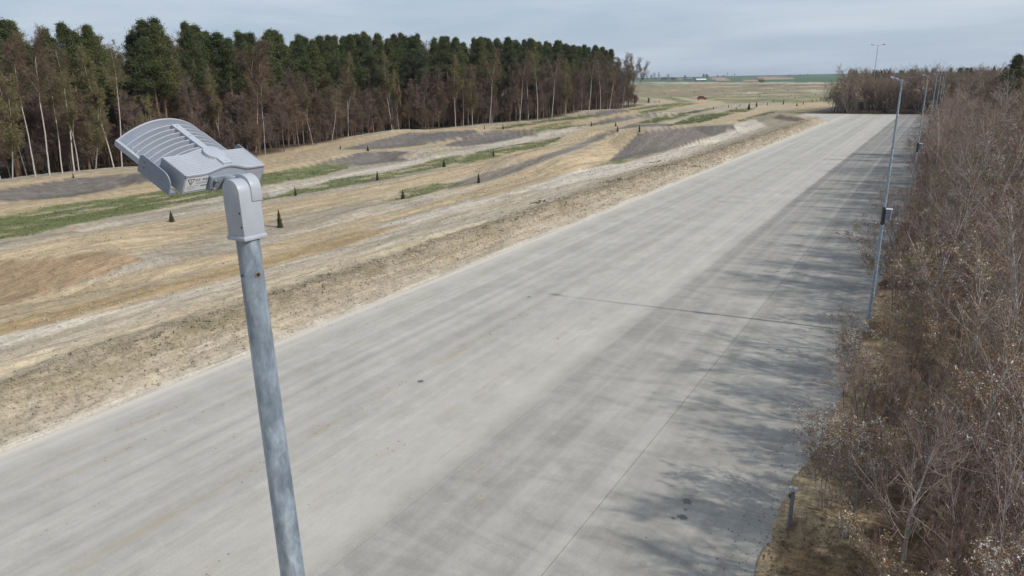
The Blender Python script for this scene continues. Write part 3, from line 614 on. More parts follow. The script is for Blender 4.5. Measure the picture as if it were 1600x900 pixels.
    g = [[dk.bm.verts.new(P(u, -Wf + 2 * Wf * j / n, arch(-Wf + 2 * Wf * j / n, .042, .004))) for j in range(n + 1)] for u in (Lb - .01, Lt)]
    g2 = [[dk.bm.verts.new(P(u, -Wf + 2 * Wf * j / n, arch(-Wf + 2 * Wf * j / n, .030, -.004))) for j in range(n + 1)] for u in (Lb - .01, Lt)]
    for G in (g, g2):
        for j in range(n): dk.bm.faces.new((G[0][j], G[1][j], G[1][j + 1], G[0][j + 1]))
    for k in (0, 1):
        for j in range(n): dk.bm.faces.new((g[k][j], g[k][j + 1], g2[k][j + 1], g2[k][j]))
    dk.build('deck', m_aluD, lum, smooth=True)
    def fin(u, th, a=.058, z0=.012, name='cooling_fin', drop=.034, par=lum):
        f_ = MB(); A = []; 
        for j in range(n + 1):
            v = -Wf + 2 * Wf * j / n; zt = arch(v, a, z0); zb = zt - drop * (.35 + .65 * (1 - (abs(v) / Wf) ** 2)) - .004
            A.append([f_.bm.verts.new(P(u + s * th / 2, v, z)) for s, z in ((-1, zb), (1, zb), (1, zt), (-1, zt))])
        for p, q in zip(A, A[1:]):
            for k in range(4): f_.bm.faces.new((p[k], p[(k + 1) % 4], q[(k + 1) % 4], q[k]))
        f_.bm.faces.new(A[0]); f_.bm.faces.new(A[-1][::-1]); return f_.build(name, m_alu, par, smooth=False)
    for k in range(7): fin(Lb + .010 + k * .0212, .0034)
    fin(Lt, .006, name='front_rim', drop=.045)
    for s in (-1, 1):
        MB().box((-Lt - .003, s * Wf - .005, -.006), (-Lb + .02, s * Wf + .005, .013)).build('side_rail', m_alu, lum, bevel=.002)
        # rounded guard plate outside each flank
        prof = []
        for cx_, cz_, a0, a1 in ((.028, .032, math.pi, math.pi / 2), (.135, .040, math.pi / 2, 0)):
            pass
        pr = [(.150, -.012), (.150, .028)] + [(.135 + .015 * math.cos(a), .030 + .015 * math.sin(a)) for a in np.linspace(0, math.pi / 2, 6)] + [(.055 - .04 * math.sin(a) * .9, .015 + .030 * math.cos(a)) for a in np.linspace(0, math.pi / 2, 8)] + [(.018, -.012)]
        M = Matrix(((-1, 0, 0, 0), (0, 0, 1, 0), (0, 1, 0, 0), (0, 0, 0, 1)))
        MB().prism(pr, s * (Wd + .024) - .002, s * (Wd + .024) + .002, M).build('guard_plate', m_aluD, lum, bevel=.001)
        MB().box((-.148, min(s * Wd, s * (Wd + .024)), -.012), (-.02, max(s * Wd, s * (Wd + .024)), -.006)).build('guard_bracket', m_aluD, lum)
        for uu_, ww in ((.128, .028), (.126, .012)): MB().tube([(-uu_, s * (Wd + .0255), ww), (-uu_, s * (Wd + .0268), ww)], .0022, 8).build('rivet', m_strap, lum)
        # lugs between rail and fins
        for k in range(6): MB().box((-(Lb + .0165 + k * .0212), s * (Wf - .020), .012), (-(Lb + .0105 + k * .0212), s * (Wf - .008), .0195)).build('fin_lug', m_alu, lum)
    sp_ = MB().box((-.234, -.0115, .035), (-.100, .0115, .0745)); sp_.build('spine', m_alu, lum, bevel=.0015)
    for uu_ in (.222, .165): MB().tube([(-uu_, 0, .0744), (-uu_, 0, .0755)], .0022, 10).build('spine_screw', m_bolt, lum)
    bs = [(-.062 + .031 * math.cos(a), .031 * math.sin(a)) for a in np.linspace(math.radians(28), math.radians(332), 30)] + [(-.012, -.016), (-.004, -.0155), (-.004, .0155), (-.012, .016)]
    MB().prism(bs, .055, .0805).build('cover_boss', m_alu, lum, bevel=.0015, smooth=True)
    MB().box((-.10, -.014, .07), (-.088, .014, .0775)).build('boss_tab', m_alu, lum, bevel=.001)
    MB().tube([(-.014, 0, .0804), (-.014, 0, .0815)], .002, 8).build('spine_screw', m_bolt, lum)
    lb = MB().box((.0002, -Wd + .004, .006), (.0012, -.064, .052)).build('rating_label', m_label, lum)
    ink = MB(); x0 = .0016
    def bar(v0, v1, w0, w1): ink.add([(x0, v0, w0), (x0, v1, w0), (x0, v1, w1), (x0, v0, w1)], [(0, 1, 2, 3)])
    tri = [(-.128, .044), (-.106, .044), (-.117, .026)]
    for i in range(3):
        a = Vector((x0, *tri[i])); c_ = Vector((x0, *tri[(i + 1) % 3])); d = (c_ - a).normalized(); n_ = Vector((0, -d.z, d.y)) * .0011; ink.add([a - n_, c_ - n_, c_ + n_, a + n_], [(0, 1, 2, 3)])
    bar(-.1182, -.1158, .031, .041)
    for v0, v1, w0, w1 in ((-.101, -.0975, .036, .043), (-.0935, -.091, .036, .043), (-.091, -.0865, .0385, .0402), (-.080, -.074, .037, .0425), (-.0715, -.066, .037, .0425), (-.063, -.056, .037, .0425), (-.101, -.064, .031, .0318), (-.101, -.058, .027, .0278), (-.128, -.090, .021, .0217), (-.128, -.098, .0165, .0172), (-.084, -.056, .018, .021), (-.128, -.104, .012, .0127)): bar(v0, v1, w0, w1)
    ink.build('label_print', m_ink, lum)
    MB().box((0, -.060, .002), (.012, .06, .048)).build('mount_plate', m_aluD, lum, bevel=.003, smooth=True)
    for v, w in ((-.047, .038), (-.047, .012), (.047, .038), (.047, .012)):
        MB().tube([(.009, v, w), (.018, v, w)], .0065, 6).tube([(.018, v, w), (.024, v, w)], .0038, 10).build('bolt', m_bolt, lum, smooth=True)
    MB().box((.04, .0605, .046), (.052, .074, .0505)).build('cable_clip', m_strap, lum) if False else None
    # knuckle arm from plate to adaptor
    a = Ml @ Vector((.006, .004, .026)); arm = MB(); arm.tube([a, a.lerp(Vector((0, 0.01, 10.035)), .55), Vector((0, 0.012, 10.03))], [.017, .018, .020], 12); arm.build('knuckle_arm', m_alu, ado, smooth=True)
    MB().tube([Ml @ Vector((.02, .035, .045)), Ml @ Vector((.05, .035, .05))], .006, 10).build('bolt', m_bolt, lum, smooth=True)
    # cabinet strapped to the post
    cb = MB().box((.075, -.11, 4.75), (.27, .11, 5.17)).build('control_cabinet', m_aluD, R_, bevel=.012)
    MB().box((.06, -.13, 5.17), (.29, .13, 5.20)).build('cabinet_roof', m_label, cb, bevel=.004)
    for z in (4.86, 5.03): MB().box((.08, -.112, z), (.265, -.1105, z + .012)).build('cabinet_groove', m_strap, cb)
    MB().tube([(0, 0, 4.55), (0, 0, 5.25)], .072, 16).build('post_sleeve', m_strap, R_, smooth=True)
    for z in (4.75, 5.1): MB().box((.05, -.03, z), (.08, .03, z + .04)).build('cabinet_bracket', m_strap, R_)
    return R_
lamp0 = make_lamp()
LAMPS = [(-1.6, 1.19, 'lamp post with its grey finned head close to the camera'),
         (-1.6, 30.4, 'lamp post with its foot among leafless shrubs, nearest of those in full view'),
         (-1.55, 60.7, 'second lamp post in full view, its head just left of the distant ones'),
         (-1.5, 92.0, 'lamp post with its foot near the far corner of the concrete'),
         (-1.5, 121, 'lamp post rising just behind the one at the far corner of the concrete'),
         (-1.5, 158, 'distant lamp post among the twigs, fifth beyond the near head'),
         (-1.5, 205, 'distant lamp post among the twigs, sixth beyond the near head'),
         (-1.5, 262, 'farthest thin lamp post, half hidden by the thicket')]
for i, (x, y, lab) in enumerate(LAMPS):
    o = lamp0 if i == 0 else copy_tree(lamp0)
    o.location = (x, y, 0.01); o['label'] = lab
    if i > 0: o.rotation_euler = (math.radians(rng.normal(0, .15)), 0, math.radians(rng.normal(0, 2)))
# double-headed mast beyond the thicket
d = pix_dir(1366, 118); k = 262 / math.hypot(d[0], d[1]); mx_, my_ = d[0] * k, d[1] * k
dt = pix_dir(1369, 71); topz = CAM_H + dt[2] * 262 / math.hypot(dt[0], dt[1])
r0 = empty('double_street_lamp', (mx_, my_, 0), label='tall double headed lamp mast rising behind the far thicket', cat='street lamp')
MB().tube([(0, 0, -.2), (0, 0, topz)], [.14, .07], 12).build('pole', m_galv, r0, smooth=True)
for s in (-1, 1):
    A = MB(); A.tube([(0, 0, topz - .05), (s * .9 * cy, s * .9 * sy, topz + .08), (s * 1.5 * cy, s * 1.5 * sy, topz + .15)], .045, 8).build('arm', m_galv, r0, smooth=True)
    A = MB(); A.tube([(s * 1.4 * cy, s * 1.4 * sy, topz + .15), (s * 2.2 * cy, s * 2.2 * sy, topz + .28)], [.10, .16], 8).build('lamp_head', m_aluD, r0, smooth=True)
# marker post with a pale cap at the road edge
x, y = at_z(np.array(1233.), np.array(822.), .05); zb = float(height(x, y))
po = empty('marker_post', (float(x), float(y), zb), math.radians(20), label='short dark square post with pale cap at the road edge', cat='post')
MB().box((-.045, -.03, -.2), (.045, .03, .93)).build('shaft', simple('dark_grey_post', (.22, .225, .24), .6, .2, 6), po, bevel=.006)
MB().box((-.08, -.06, .93), (.08, .06, .955)).box((-.10, -.05, .955), (-.02, .05, 1.02)).box((.01, -.05, .955), (.10, .05, 1.0)).build('cap', simple('pale_cap', (.48, .50, .52), .6, .3, 30), po, bevel=.006)
MB().tube([(-.05, -.03, .82), (-.09, -.035, .82)], .035, 12).tube([(-.05, .0, .74), (-.075, -.0, .74)], .03, 10).build('socket', simple('rusty_socket', (.13, .06, .045), .8, .3, 30), po, smooth=True)
# concrete drum base left at the wood's end, with dark bin
hx, hy, hz, hr = hit(1017.5, 161)
o = MB().box((-.7, -.6, 0), (.7, .6, 2.0)).build('concrete_block', simple('pale_concrete', (.5, .47, .41), .9, .15), None, bevel=.06, loc=(hx, hy, hz - .1), rot=(0, 0, .5)); tag(o, 'pale upright concrete block beside the path at the end of the woodland', 'block')
hx, hy, hz, hr = hit(1014, 160.5)
o = MB().tube([(0, 0, 0), (0, 0, 1.8)], [.6, .5], 12).tube([(0, 0, 1.8), (0, 0, 1.9)], [.55, .4], 12).build('dark_bin', simple('dark_bin_plastic', (.07, .06, .05), .7), None, loc=(hx, hy, hz - .05)); tag(o, 'dark brown bin left of the pale concrete block', 'bin')
# ------------------------------------------------------------------ cars
m_glass, t, b = mat('car_glass'); b.inputs['Base Color'].default_value = (.03, .035, .04, 1); b.inputs['Roughness'].default_value = .08
m_tyre = simple('tyre', (.02, .02, .02), .9); m_rim = simple('rim', (.4, .4, .42), .35, .05, metal=.7)
def make_car(name, col, label, u, v, heading, s=1.0):
    m, t, b = mat(name + '_paint'); b.inputs['Base Color'].default_value = col + (1,); b.inputs['Roughness'].default_value = .3; b.inputs['Coat Weight'].default_value = .6
    x, y, z, r = hit(u, v); root = empty('parked_car', (x, y, z), heading, label=label, cat='car'); root.scale = (s, s, s)
    M = Matrix(((1, 0, 0, 0), (0, 0, 1, 0), (0, 1, 0, 0), (0, 0, 0, 1)))
    arc = lambda cx_: [(cx_ + .36 * math.cos(a), .30 + .36 * math.sin(a)) for a in np.linspace(math.pi, 0, 9)]
    low = [(-2.05, .32), (-2.0, .22)] + arc(-1.3)[:] + arc(1.28) + [(2.0, .22), (2.1, .36), (2.12, .62), (1.95, .80), (1.15, .95), (-1.75, .98), (-2.08, .9), (-2.12, .55)]
    bd = MB().prism(low, -.86, .86, M).build('body', m, root, bevel=.05, smooth=True)
    cab = [(-1.85, .96), (-1.6, 1.38), (-1.2, 1.50), (.05, 1.50), (.55, 1.35), (1.2, .93)]
    c_ = MB(); n = len(cab); A = [c_.bm.verts.new((p[0], -.80 + max(0, p[1] - .96) * .28, p[1])) for p in cab]; B = [c_.bm.verts.new((p[0], .80 - max(0, p[1] - .96) * .28, p[1])) for p in cab]
    c_.bm.faces.new(A); c_.bm.faces.new(B[::-1])
    for i in range(n): c_.bm.faces.new((A[i], A[(i + 1) % n], B[(i + 1) % n], B[i]))
    c_.build('cabin', m, root, bevel=.03, smooth=True)
    for s_ in (-1, 1):
        for x0, x1, a, c2 in ((-1.55, -.72, .0, .0), (-.62, .10, 0, 0), (.18, .80, .0, .28)):
            yb = s_ * .815; yt = s_ * .69
            w = MB(); w.add([(x0 - (.12 if x0 < -1.5 else 0), yb, 1.0), (x1 + c2 * .6, yb, 1.0), (x1 - c2, yt, 1.42), (x0 + (.12 if x0 < -1.5 else 0), yt, 1.42)], [(0, 1, 2, 3)]); w.build('side_window', m_glass, root)
        for cx_ in (-1.3, 1.28):
            wo = MB().tube([(cx_, s_ * .66, .31), (cx_, s_ * .87, .31)], .31, 20).build('wheel', m_tyre, root, smooth=True)
            MB().tube([(cx_, s_ * .86, .31), (cx_, s_ * .885, .31)], .19, 14).build('rim', m_rim, wo)
        MB().box((2.0, s_ * .62 - .18, .62), (2.13, s_ * .62 + .18, .78)).build('headlight', m_label, root, bevel=.02)
        MB().box((-2.13, s_ * .70 - .1, .65), (-2.03, s_ * .70 + .1, .9)).build('tail_light', m_rust, root, bevel=.02)
    MB().add([(1.17, -.72, .97), (1.17, .72, .97), (.60, .62, 1.36), (.60, -.62, 1.36)], [(0, 1, 2, 3)])
    w = MB(); w.add([(1.22, -.72, .955), (1.22, .72, .955), (.60, .60, 1.375), (.60, -.60, 1.375)], [(0, 1, 2, 3)]); w.build('windscreen', m_glass, root)
    w = MB(); w.add([(-1.875, -.70, 1.0), (-1.875, .70, 1.0), (-1.66, .60, 1.36), (-1.66, -.60, 1.36)], [(0, 3, 2, 1)]); w.build('rear_window', m_glass, root)
    return root
make_car('red_car', (.30, .016, .02), 'small red hatchback parked on the sandy turning area in the open ground', 1097, 155.6, YAW - .25)
make_car('grey_car', (.30, .31, .33), 'silver grey car half hidden behind the far thicket corner', 1303, 155.0, YAW + .2)
# ------------------------------------------------------------------ village
def house(u, v, w, d_, h, hr_, wall, roof, label, heading=YAW, cat='house', windows=3):
    x, y, z, r = hit(u, v); root = empty('farm_building', (x, y, z), heading, label=label, cat=cat)
    MB().box((-w / 2, -d_ / 2, -1), (w / 2, d_ / 2, h)).add([(-w / 2, -d_ / 2, h), (-w / 2, d_ / 2, h), (-w / 2, 0, h + hr_ - .1)], [(0, 1, 2)])
    m_ = MB(); m_.prism([(-d_ / 2, -1), (d_ / 2, -1), (d_ / 2, h), (0, h + hr_ - .15), (-d_ / 2, h)], -w / 2, w / 2, Matrix(((0, 0, 1, 0), (1, 0, 0, 0), (0, 1, 0, 0), (0, 0, 0, 1)))); m_.build('wall', wall, root)
    m_ = MB(); e = .5
    for s in (-1, 1):
        m_.add([(-w / 2 - e, s * (d_ / 2 + e), h - .2), (w / 2 + e, s * (d_ / 2 + e), h - .2), (w / 2 + e, 0, h + hr_), (-w / 2 - e, 0, h + hr_), (-w / 2 - e, s * (d_ / 2 + e), h - .4), (w / 2 + e, s * (d_ / 2 + e), h - .4), (w / 2 + e, 0, h + hr_ - .2), (-w / 2 - e, 0, h + hr_ - .2)], [(0, 1, 2, 3), (7, 6, 5, 4), (0, 4, 5, 1), (1, 5, 6, 2), (3, 7, 4, 0)])
    m_.build('roof', roof, root)
    for i in range(windows):
        x_ = -w / 2 + w * (i + .5) / windows; MB().box((x_ - .6, -d_ / 2 - .05, 1.0), (x_ + .6, -d_ / 2 + .05, 2.3)).build('window', m_glass, root)
    MB().box((-.5, -d_ / 2 - .06, 0), (.5, -d_ / 2 + .04, .9 * min(h, 2.2))).build('door', m_strap, root)
    return root
wl = simple('pale_render', (.5, .47, .42), .9, .1); br = simple('brick_wall', (.30, .15, .11), .9, .2); rr_ = simple('red_tiles', (.36, .15, .10), .8, .2); gr_ = simple('grey_roof', (.16, .16, .17), .8, .2); wr = simple('pale_sheet_roof', (.62, .64, .66), .5, .08); dw = simple('dark_boards', (.07, .06, .06), .9, .2)
house(1062, 126, 9, 8, 3.2, 3.6, wl, rr_, 'small house with a red tiled roof, left of the dark barns on the skyline')
house(1076, 125.5, 16, 9, 3, 2.6, dw, gr_, 'dark low barn between the red roofed house and the pale roofed shed', cat='barn', windows=2)
house(1072, 124.2, 12, 8, 3.4, 2.8, br, dw, 'dark roofed farmhouse behind the low barn on the skyline', cat='house')
house(1095, 127.0, 22, 11, 3.0, 3.0, dw, wr, 'long shed with a pale metal roof beside the big dark trees', cat='barn', windows=4)
hx_, hy_, hz_, _ = hit(1286, 123.6)
# ================================================================== YOUNG CONIFERS planted along the tracks
m_thuja = simple('thuja_foliage', (.060, .060, .028), .85, .45, 9); m_thujab = simple('browned_thuja', (.085, .065, .035), .9, .4, 9); m_stem = simple('stem', (.12, .08, .05), .9)
def thuja_mesh(seed, n=520, slim=.2, m=m_thuja):
    r_ = np.random.default_rng(seed); z = r_.beta(1.0, 1.35, n) * .97 + .02
    rad = slim * (1 - z) ** .8 * (1 - .25 * (vnoise(z * 7, z * 0, seed) > .6)) * (.8 + .4 * vnoise(z * 11, z * 0 + 4, seed)); a = r_.uniform(0, 6.28, n); q = np.sqrt(r_.random(n)) * .75 + .42
    c = np.stack([np.cos(a) * rad * q, np.sin(a) * rad * q, z], -1); s = .05 + .05 * (1 - z)
    tn = np.stack([-np.sin(a), np.cos(a), 0 * a], -1); ax = np.stack([np.cos(a) * .35, np.sin(a) * .35, np.ones(n)], -1) + r_.normal(0, .25, (n, 3))
    V = np.stack([c - tn * s[:, None] * .4, c + tn * s[:, None] * .4, c + ax * s[:, None]], 1)
    k = 9; rr = [(0.04, .6), (.35, .45), (.7, .2), (.9, .05)]
    core = [(math.cos(2 * math.pi * i / k) * slim * f, math.sin(2 * math.pi * i / k) * slim * f, zz) for zz, f in rr for i in range(k)] + [(0, 0, 1.0)]
    fb = len(V) * 3; Q = [(fb + j * k + i, fb + j * k + (i + 1) % k, fb + (j + 1) * k + (i + 1) % k, fb + (j + 1) * k + i) for j in range(3) for i in range(k)]
    T = [tuple(range(3 * i, 3 * i + 3)) for i in range(n)] + [(fb + 3 * k + i, fb + 3 * k + (i + 1) % k, fb + 4 * k) for i in range(k)]
    return mesh_np('thuja_foliage', np.vstack([V.reshape(-1, 3), np.array(core)]), Q, T, [m])
TH = [thuja_mesh(i, slim=sl_) for i, sl_ in enumerate((.17, .14, .20))]; THB = thuja_mesh(9, slim=.16, m=m_thujab)
stem_me = None
THL = [(438, 356, 28, 'tallest young thuja, just right of the near lamp post', 0), (269, 347, 17, 'young brownish thuja left of the near lamp post, below the green strip', 2), (462, 306, 14, 'young thuja on the edge of turf just right of the lamp post head', 1),
 (590, 282, 15, 'young thuja in the middle of the long turf strip', 0), (630, 311, 15, 'young thuja on the short lower turf strip, left end', 2), (748, 286, 16, 'young thuja right of the short lower turf strip', 0), (694, 261, 12, 'young thuja on the long turf strip, fourth from the lamp post', 2),
 (771, 244, 11, 'young thuja at the right end of the long turf strip', 0), (115, 278, 7, 'small brown thuja on the sandy track at the foot of the birches', 3), (532, 233, 7, 'small brown thuja beside the gravel flank near the wood', 3), (575, 236, 9, 'young thuja on the sandy track above the small gravel flank', 2),
 (757, 201.5, 6, 'small brown thuja close to the wood edge on the bright track', 3), (786, 202, 8, 'young thuja on top of the third gravel flank', 0), (672, 203.5, 3, 'tiny thuja at the wood edge above the long gravel flank', 3), (924, 197.5, 8, 'young thuja on the turf edge left of the mound summit group', 0),
 (962, 197.5, 7, 'young thuja behind the summit pair, topmost of the three on the mound', 2), (965, 205.5, 9, 'squat young thuja left of the one on the mound crest', 0), (999, 206, 11, 'dark young thuja standing on the crest of the big gravel mound', 0), (978, 174, 3.5, 'tiny thuja on the far bright track crest', 0),
 (940, 170.5, 2.5, 'tiny thuja at the far wood corner', 0), (958, 173.8, 2.5, 'tiny thuja on the far gravel flank', 0)]
ROW = [(1138, 168, 4.5), (1156, 166.5, 4.5), (1170, 171, 10), (1182, 166.8, 8), (1199, 164.5, 4.5), (1224, 163.3, 7), (1245, 165.8, 5), (1255, 163.3, 4.5), (1269, 159.3, 4), (1275.5, 158, 3.3), (1282, 156.8, 3.3), (1208, 159.7, 3.5), (1242, 154, 3), (1187, 152.3, 2.6), (1197, 141.2, 2.2), (1202, 140.8, 2.4), (1231, 142, 3), (1150.5, 170.5, 4), (1114.5, 170.2, 4), (1030, 160, 4), (1091, 157, 4), (1048.5, 151, 2.4), (1128, 142, 2.6), (1132.6, 149, 2.4), (1157, 148, 2.4), (1165.5, 145, 2.8), (1038, 147.5, 2.2), (1034.5, 146, 1.8), (1079, 144, 1.8), (1085, 145, 2), (1195, 146, 2.2), (1203, 144.5, 2), (1247, 145.5, 2), (1236, 149.3, 2.4), (1230.5, 152.8, 2.2), (1186, 148, 2.2), (1253, 146, 1.8), (1226, 136, 1.6), (1274, 148, 2.2), (1154, 143, 1.8)]
def add_thuja(u, v, hpx, lab, kind, group):
    x, y, z, r = hit(u, v); px = hpx * (math.hypot(r, CAM_H) / 1120); me = THB if kind == 3 else TH[kind]
    root = empty('young_conifer', (x, y, z - .03), rng.uniform(0, 6), label=lab, cat='shrub', group=group); root.scale = (px, px, px)
    link('foliage', me, root)
    global stem_me
    if stem_me is None:
        s_ = MB().tube([(0, 0, -.03), (0, 0, .5)], [.02, .012], 6).build('stem', m_stem, root); stem_me = s_.data
    else: link('stem', stem_me, root)
for u, v, h_, lab, k in THL: add_thuja(u, v, h_, lab, k, 'young thujas planted along the tracks')
for i, (u, v, h_) in enumerate(ROW): add_thuja(u, v, h_, 'tiny dark thuja dotting the far open ground', [0, 1, 2, 3][i % 4] if h_ > 3 else i % 3, 'tiny thujas on the far open ground')
# ================================================================== TREES
class Tree:
    """grows whole generations of branches at once; every segment is a thin three-sided tube"""
    def __init__(s, seed): s.r = np.random.default_rng(seed); s.out = []
    def gen(s, P, D, Ln, R0, nseg, bend, up, slot, taper=.25):
        n = len(P); pts = [P]; ds = []; d = D.copy(); st = (Ln / nseg)[:, None]
        for i in range(nseg):
            d = d + s.r.normal(0, bend, (n, 3)) + np.array([0, 0, up]); d /= np.linalg.norm(d, axis=1, keepdims=True); ds.append(d); pts.append(pts[-1] + d * st)
        pts = np.stack(pts, 1); ds = np.stack(ds, 1); f = np.linspace(1, taper, nseg + 1)[None] * R0[:, None]
        s.out.append((pts[:, :-1].reshape(-1, 3), pts[:, 1:].reshape(-1, 3), f[:, :-1].ravel(), f[:, 1:].ravel(), slot)); return pts, ds, f
    def kids(s, g, k, t0, t1, ang, ratio, Ln, rr, shape=.5, even=False, flat=0):
        pts, ds, f = g; n, m = pts.shape[0], pts.shape[1] - 1
        t = s.r.uniform(t0, t1, (n, k)) if not even else np.linspace(t0, t1, k)[None] + s.r.uniform(-.02, .02, (n, k)); t = np.clip(t, 0, .999)
        i = (t * m).astype(int); a = (t * m - i)[..., None]; I = np.arange(n)[:, None]
        P = pts[I, i] * (1 - a) + pts[I, i + 1] * a; d = ds[I, i]; R = f[I, i]
        rv = s.r.normal(0, 1, d.shape); rv[..., 2] *= (1 - flat); pr = rv - d * (rv * d).sum(-1, keepdims=True); pr /= np.linalg.norm(pr, axis=-1, keepdims=True) + 1e-9
        an = np.radians(s.r.normal(ang, 9, t.shape))[..., None]; D = d * np.cos(an) + pr * np.sin(an)
        tt = (t - t0) / max(t1 - t0, 1e-6); ln = Ln[:, None] * ratio * (1 - shape * tt) * s.r.uniform(.65, 1.25, t.shape)
        return P.reshape(-1, 3), D.reshape(-1, 3), ln.ravel(), np.minimum(R.ravel() * .75, rr * s.r.uniform(.8, 1.3, n * k))
def tubes(out, slots, n=3):
    """prisms for the wanted slots"""
    V = []; Q = []; MI = []; off = 0
    for p0, p1, r0, r1, sl_ in out:
        if sl_ not in slots: continue
        d = p1 - p0; d /= np.linalg.norm(d, axis=1, keepdims=True) + 1e-9
        h = np.where(np.abs(d[:, 2:3]) < .9, np.array([[0, 0, 1.]]), np.array([[1., 0, 0]])); a = np.cross(d, h); a /= np.linalg.norm(a, axis=1, keepdims=True) + 1e-9; b = np.cross(d, a)
        nn = n if sl_ else 6
        ang = np.arange(nn) * 2 * math.pi / nn; o = a[:, None] * np.cos(ang)[None, :, None] + b[:, None] * np.sin(ang)[None, :, None]
        v = np.concatenate([p0[:, None] + o * r0[:, None, None], p1[:, None] + o * r1[:, None, None]], 1); V.append(v.reshape(-1, 3))
        k = np.arange(nn); q = np.stack([k, (k + 1) % nn, nn + (k + 1) % nn, nn + k], -1)[None] + (np.arange(len(p0)) * 2 * nn)[:, None, None] + off
        Q.append(q.reshape(-1, 4)); MI.append(np.full(len(p0) * nn, slots.index(sl_))); off += len(p0) * 2 * nn
    return np.concatenate(V), np.concatenate(Q), np.concatenate(MI)
def leaf_tris(r_, C, size, k, spread):
    n = len(C) * k; c = np.repeat(C, k, 0) + r_.normal(0, spread, (n, 3)); d = r_.normal(0, 1, (n, 3)); d /= np.linalg.norm(d, axis=1, keepdims=True); e = np.cross(d, r_.normal(0, 1, (n, 3))); e /= np.linalg.norm(e, axis=1, keepdims=True) + 1e-9
    s = size * r_.uniform(.6, 1.4, (n, 1)); return np.stack([c - e * s * .45, c + e * s * .45, c + d * s * 1.3], 1).reshape(-1, 3)
def bark(name, base, spot=None, k=.25, sc=6):
    m, t, b = mat(name); n1 = noise(t, sc, 6, .7, sc=(1, 1, .3))
    oi = N(t, 'ShaderNodeObjectInfo'); c = ramp(t, n1, [(.3, tuple(x * (1 - k) for x in base)), (.7, tuple(min(1, x * (1 + k)) for x in base))])
    if spot: c = mixc(t, ramp(t, noise(t, 5, 4, .7, sc=(1.6, 1.6, 4)), [(.56, 0.), (.62, 1.)]), c, spot)
    c = mixc(t, 1, c, ramp(t, oi.outputs['Random'], [(0, (.82, .8, .8)), (.5, (1, 1, 1)), (1, (1.12, 1.08, 1.0))]), 'MULTIPLY')
    L(t, c, b.inputs['Base Color']); b.inputs['Roughness'].default_value = .9; b.inputs['Specular IOR Level'].default_value = .2; return m
def foliage(name, a, c_, rough=.8, trans=0):
    m, t, b = mat(name); n1 = noise(t, .7, 5, .7); oi = N(t, 'ShaderNodeObjectInfo')
    c = ramp(t, n1, [(.3, a), (.7, c_)]); c = mixc(t, 1, c, ramp(t, oi.outputs['Random'], [(0, (.75, .8, .85)), (.5, (1, 1, 1)), (1, (1.25, 1.15, .95))]), 'MULTIPLY')
    L(t, c, b.inputs['Base Color']); b.inputs['Roughness'].default_value = rough; b.inputs['Specular IOR Level'].default_value = .2; return m
k_birch = bark('birch_bark', (.46, .43, .39), (.06, .05, .045)); k_grey = bark('grey_bark', (.36, .33, .30)); k_pine = bark('pine_bark', (.20, .125, .085)); k_dark = bark('dark_bark', (.12, .095, .08))
k_stem = bark('stem_bark', (.36, .29, .26)); w_purple = bark('purple_brown_twigs', (.232, .150, .118), sc=2); w_brown = bark('brown_twigs', (.225, .155, .105), sc=2); w_wood = bark('woodland_twigs', (.17, .125, .108), sc=.6); w_wood2 = bark('woodland_brown_twigs', (.18, .13, .095), sc=.6); k_mid = bark('woodland_bark', (.20, .165, .135)); w_olive = bark('olive_budding_twigs', (.18, .155, .085), sc=2); w_red = bark('russet_twigs', (.21, .138, .098), sc=2)
f_pine = foliage('pine_needles', (.048, .060, .022), (.105, .12, .047)); f_spruce = foliage('dark_needles', (.045, .058, .026), (.09, .105, .045))
f_bud = foliage('olive_buds', (.15, .13, .05), (.23, .20, .085)); f_rust = foliage('rust_leaves', (.26, .145, .06), (.42, .26, .13)); f_fluff = foliage('white_catkins', (.50, .46, .40), (.72, .68, .60))
PROTO = {}
def finish(key, T, mats_trunk, mats_twig, fol=None):
    tv, tq, tm = tubes(T.out, [0]); cv, cq, cm = tubes(T.out, [1, 2] if any(o[4] == 2 for o in T.out) else [1])
    trunk = mesh_np('trunk', tv, tq, mats=[mats_trunk], smooth=True)
    ct = np.zeros((0, 3), int); mats_ = list(mats_twig); mi = cm if len(mats_) > 1 else np.zeros(len(cq), int); V = cv
    if fol:
        for lv, fm in fol:
            ct = np.vstack([ct, np.arange(len(lv)).reshape(-1, 3) + len(V)]); V = np.vstack([V, lv]); mi = np.concatenate([mi, np.full(len(lv) // 3, len(mats_))]); mats_.append(fm)
    crown = mesh_np('crown', V, cq, ct, mats_, mi)
    whole = mesh_np('whole_' + key, np.vstack([tv, V]), np.vstack([tq, cq + len(tv)]), ct + len(tv), [mats_trunk] + mats_, np.concatenate([np.zeros(len(tq), int), mi + 1]))
    PROTO[key] = (trunk, crown, whole)
A = lambda *x: np.array(x, float)
